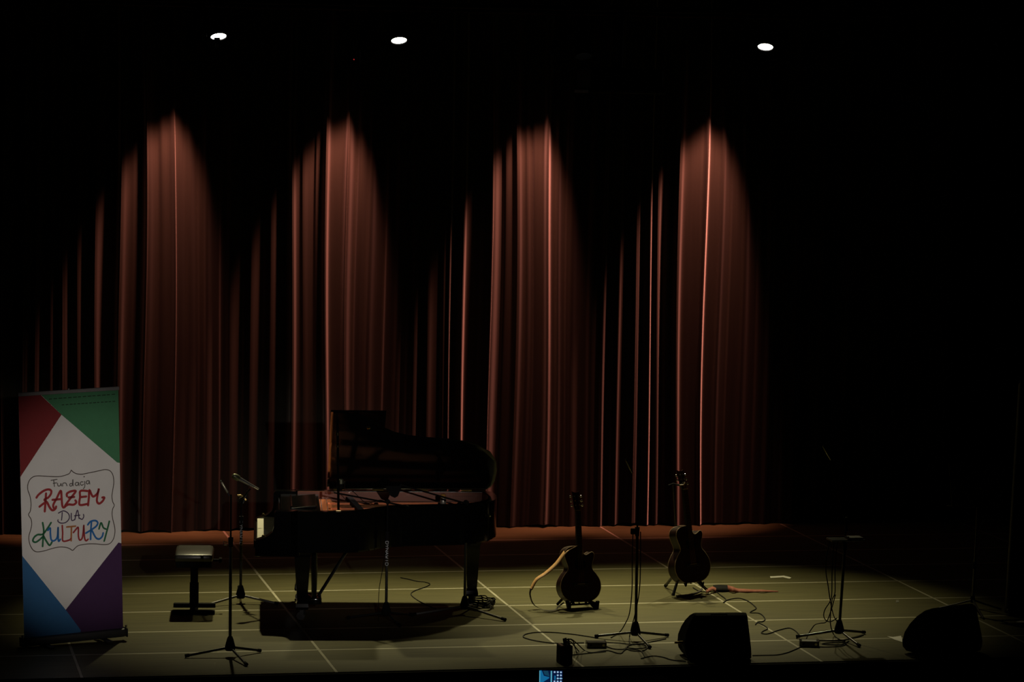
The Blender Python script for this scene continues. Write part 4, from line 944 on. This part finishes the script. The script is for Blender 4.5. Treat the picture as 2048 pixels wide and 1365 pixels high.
# ------------------------------------------------------------------ phone on a table in front of the stage
pp = up(1102.5, 1354, -13.0)
tbz = pp.z-0.075
t = thing('console_table', 'dark table in front of the stage carrying the lit phone', 'table', (pp.x, pp.y+0.1, -1.01))
MB().box((0, 0, tbz+1.01-0.025), (1.6, 0.6, 0.03), bevel=0.004).build('table_top', 'matte', t)
for sx in (-0.75, 0.75):
    for sy in (-0.25, 0.25): MB().tube([(sx, sy, 0), (sx, sy, tbz+1.01-0.035)], 0.018, 10).build('leg', 'matte', t)
t = thing('phone', 'phone lying sideways with a glowing blue screen at the bottom of the picture', 'phone', (pp.x, pp.y, tbz-0.008), (0, 0, -0.2))
R = Matrix.Rotation(-0.18, 3, 'X'); Z = Vector((0, 0, 0.075+0.008))
def scr(name, x0, x1, z0, z1, material, par, lift=0.0052):
    mb = MB(); mb.poly([Z+R @ Vector((x, -lift, z)) for x, z in ((x0, z0), (x1, z0), (x1, z1), (x0, z1))]); return mb.build(name, material, par)
MB().box(Z+Vector((0, 0, 0)), (0.160, 0.009, 0.078), R, bevel=0.003).build('case', 'matte', t)
MB().box((0, 0.03, 0.03), (0.07, 0.08, 0.012), bevel=0.003).box(Z+R @ Vector((0, 0.012, -0.03)), (0.05, 0.012, 0.05), R).build('rest', 'matte', t)
so = scr('screen', -0.072, 0.068, -0.036, 0.036, 'scr_navy', t, 0.0050)
mb = MB(); mb.poly([Z+R @ Vector((x, -0.0053, z)) for x, z in ((-0.072, -0.036), (-0.052, -0.036), (-0.012, -0.010), (-0.012, -0.004), (-0.045, 0.004), (-0.058, 0.036), (-0.072, 0.036))]); mb.build('picture_glow', 'scr_blue', so)
mb = MB(); mb.poly([Z+R @ Vector((x, -0.0053, z)) for x, z in ((-0.050, 0.034), (-0.020, 0.034), (-0.010, 0.0), (-0.040, 0.010))]); mb.build('picture_shade', 'scr_teal', so)
scr('divider', -0.0035, 0.0045, -0.035, 0.034, 'scr_lite', so)
scr('picture_edge', -0.072, -0.067, -0.035, 0.034, 'scr_lite', so, 0.0055)
for i, (cx, cz) in enumerate(((0.020, 0.027), (0.039, 0.027), (0.058, 0.026), (0.039, 0.008), (0.058, 0.008), (0.039, -0.011), (0.058, -0.011), (0.020, -0.029), (0.039, -0.029), (0.058, -0.029))):
    mb = MB(); mb.poly([Z+R @ Vector((cx+0.0058*math.cos(k*PI/5), -0.0056, cz+0.0058*math.sin(k*PI/5))) for k in range(10)]); mb.build('icon', 'scr_white', so)
scr('app_tile', 0.018, 0.027, -0.020, 0.006, 'scr_blue', so)
scr('app_bar', 0.042, 0.068, -0.013, -0.009, 'scr_lite', so, 0.0054)

# ------------------------------------------------------------------ repeats carry a group
GROUPS = {'microphone_stand': 'microphone stands on the stage', 'microphone': 'microphones on the stage', 'audio_cable': 'black audio cables on the stage',
          'acoustic_guitar': 'acoustic guitars on stands', 'guitar_stand': 'guitar stands', 'guitar_strap': 'guitar straps', 'floor_monitor': 'floor monitors along the stage front',
          'direct_box': 'direct boxes on the floor', 'tape_mark': 'tape marks on the stage floor', 'paper_sheet': 'papers on the stage floor', 'roll_up_banner': 'roll-up banners', 'lighting_bar': 'overhead lighting pipes'}
for o in bpy.data.objects:
    base = o.name.split('.')[0]
    if o.parent is None and 'category' in o:
        if base in GROUPS: o['group'] = GROUPS[base]
        elif base == 'stage_lamp': o['group'] = 'lamps raking the curtain' if o.location.y > 0 else 'lamps over the stage floor'
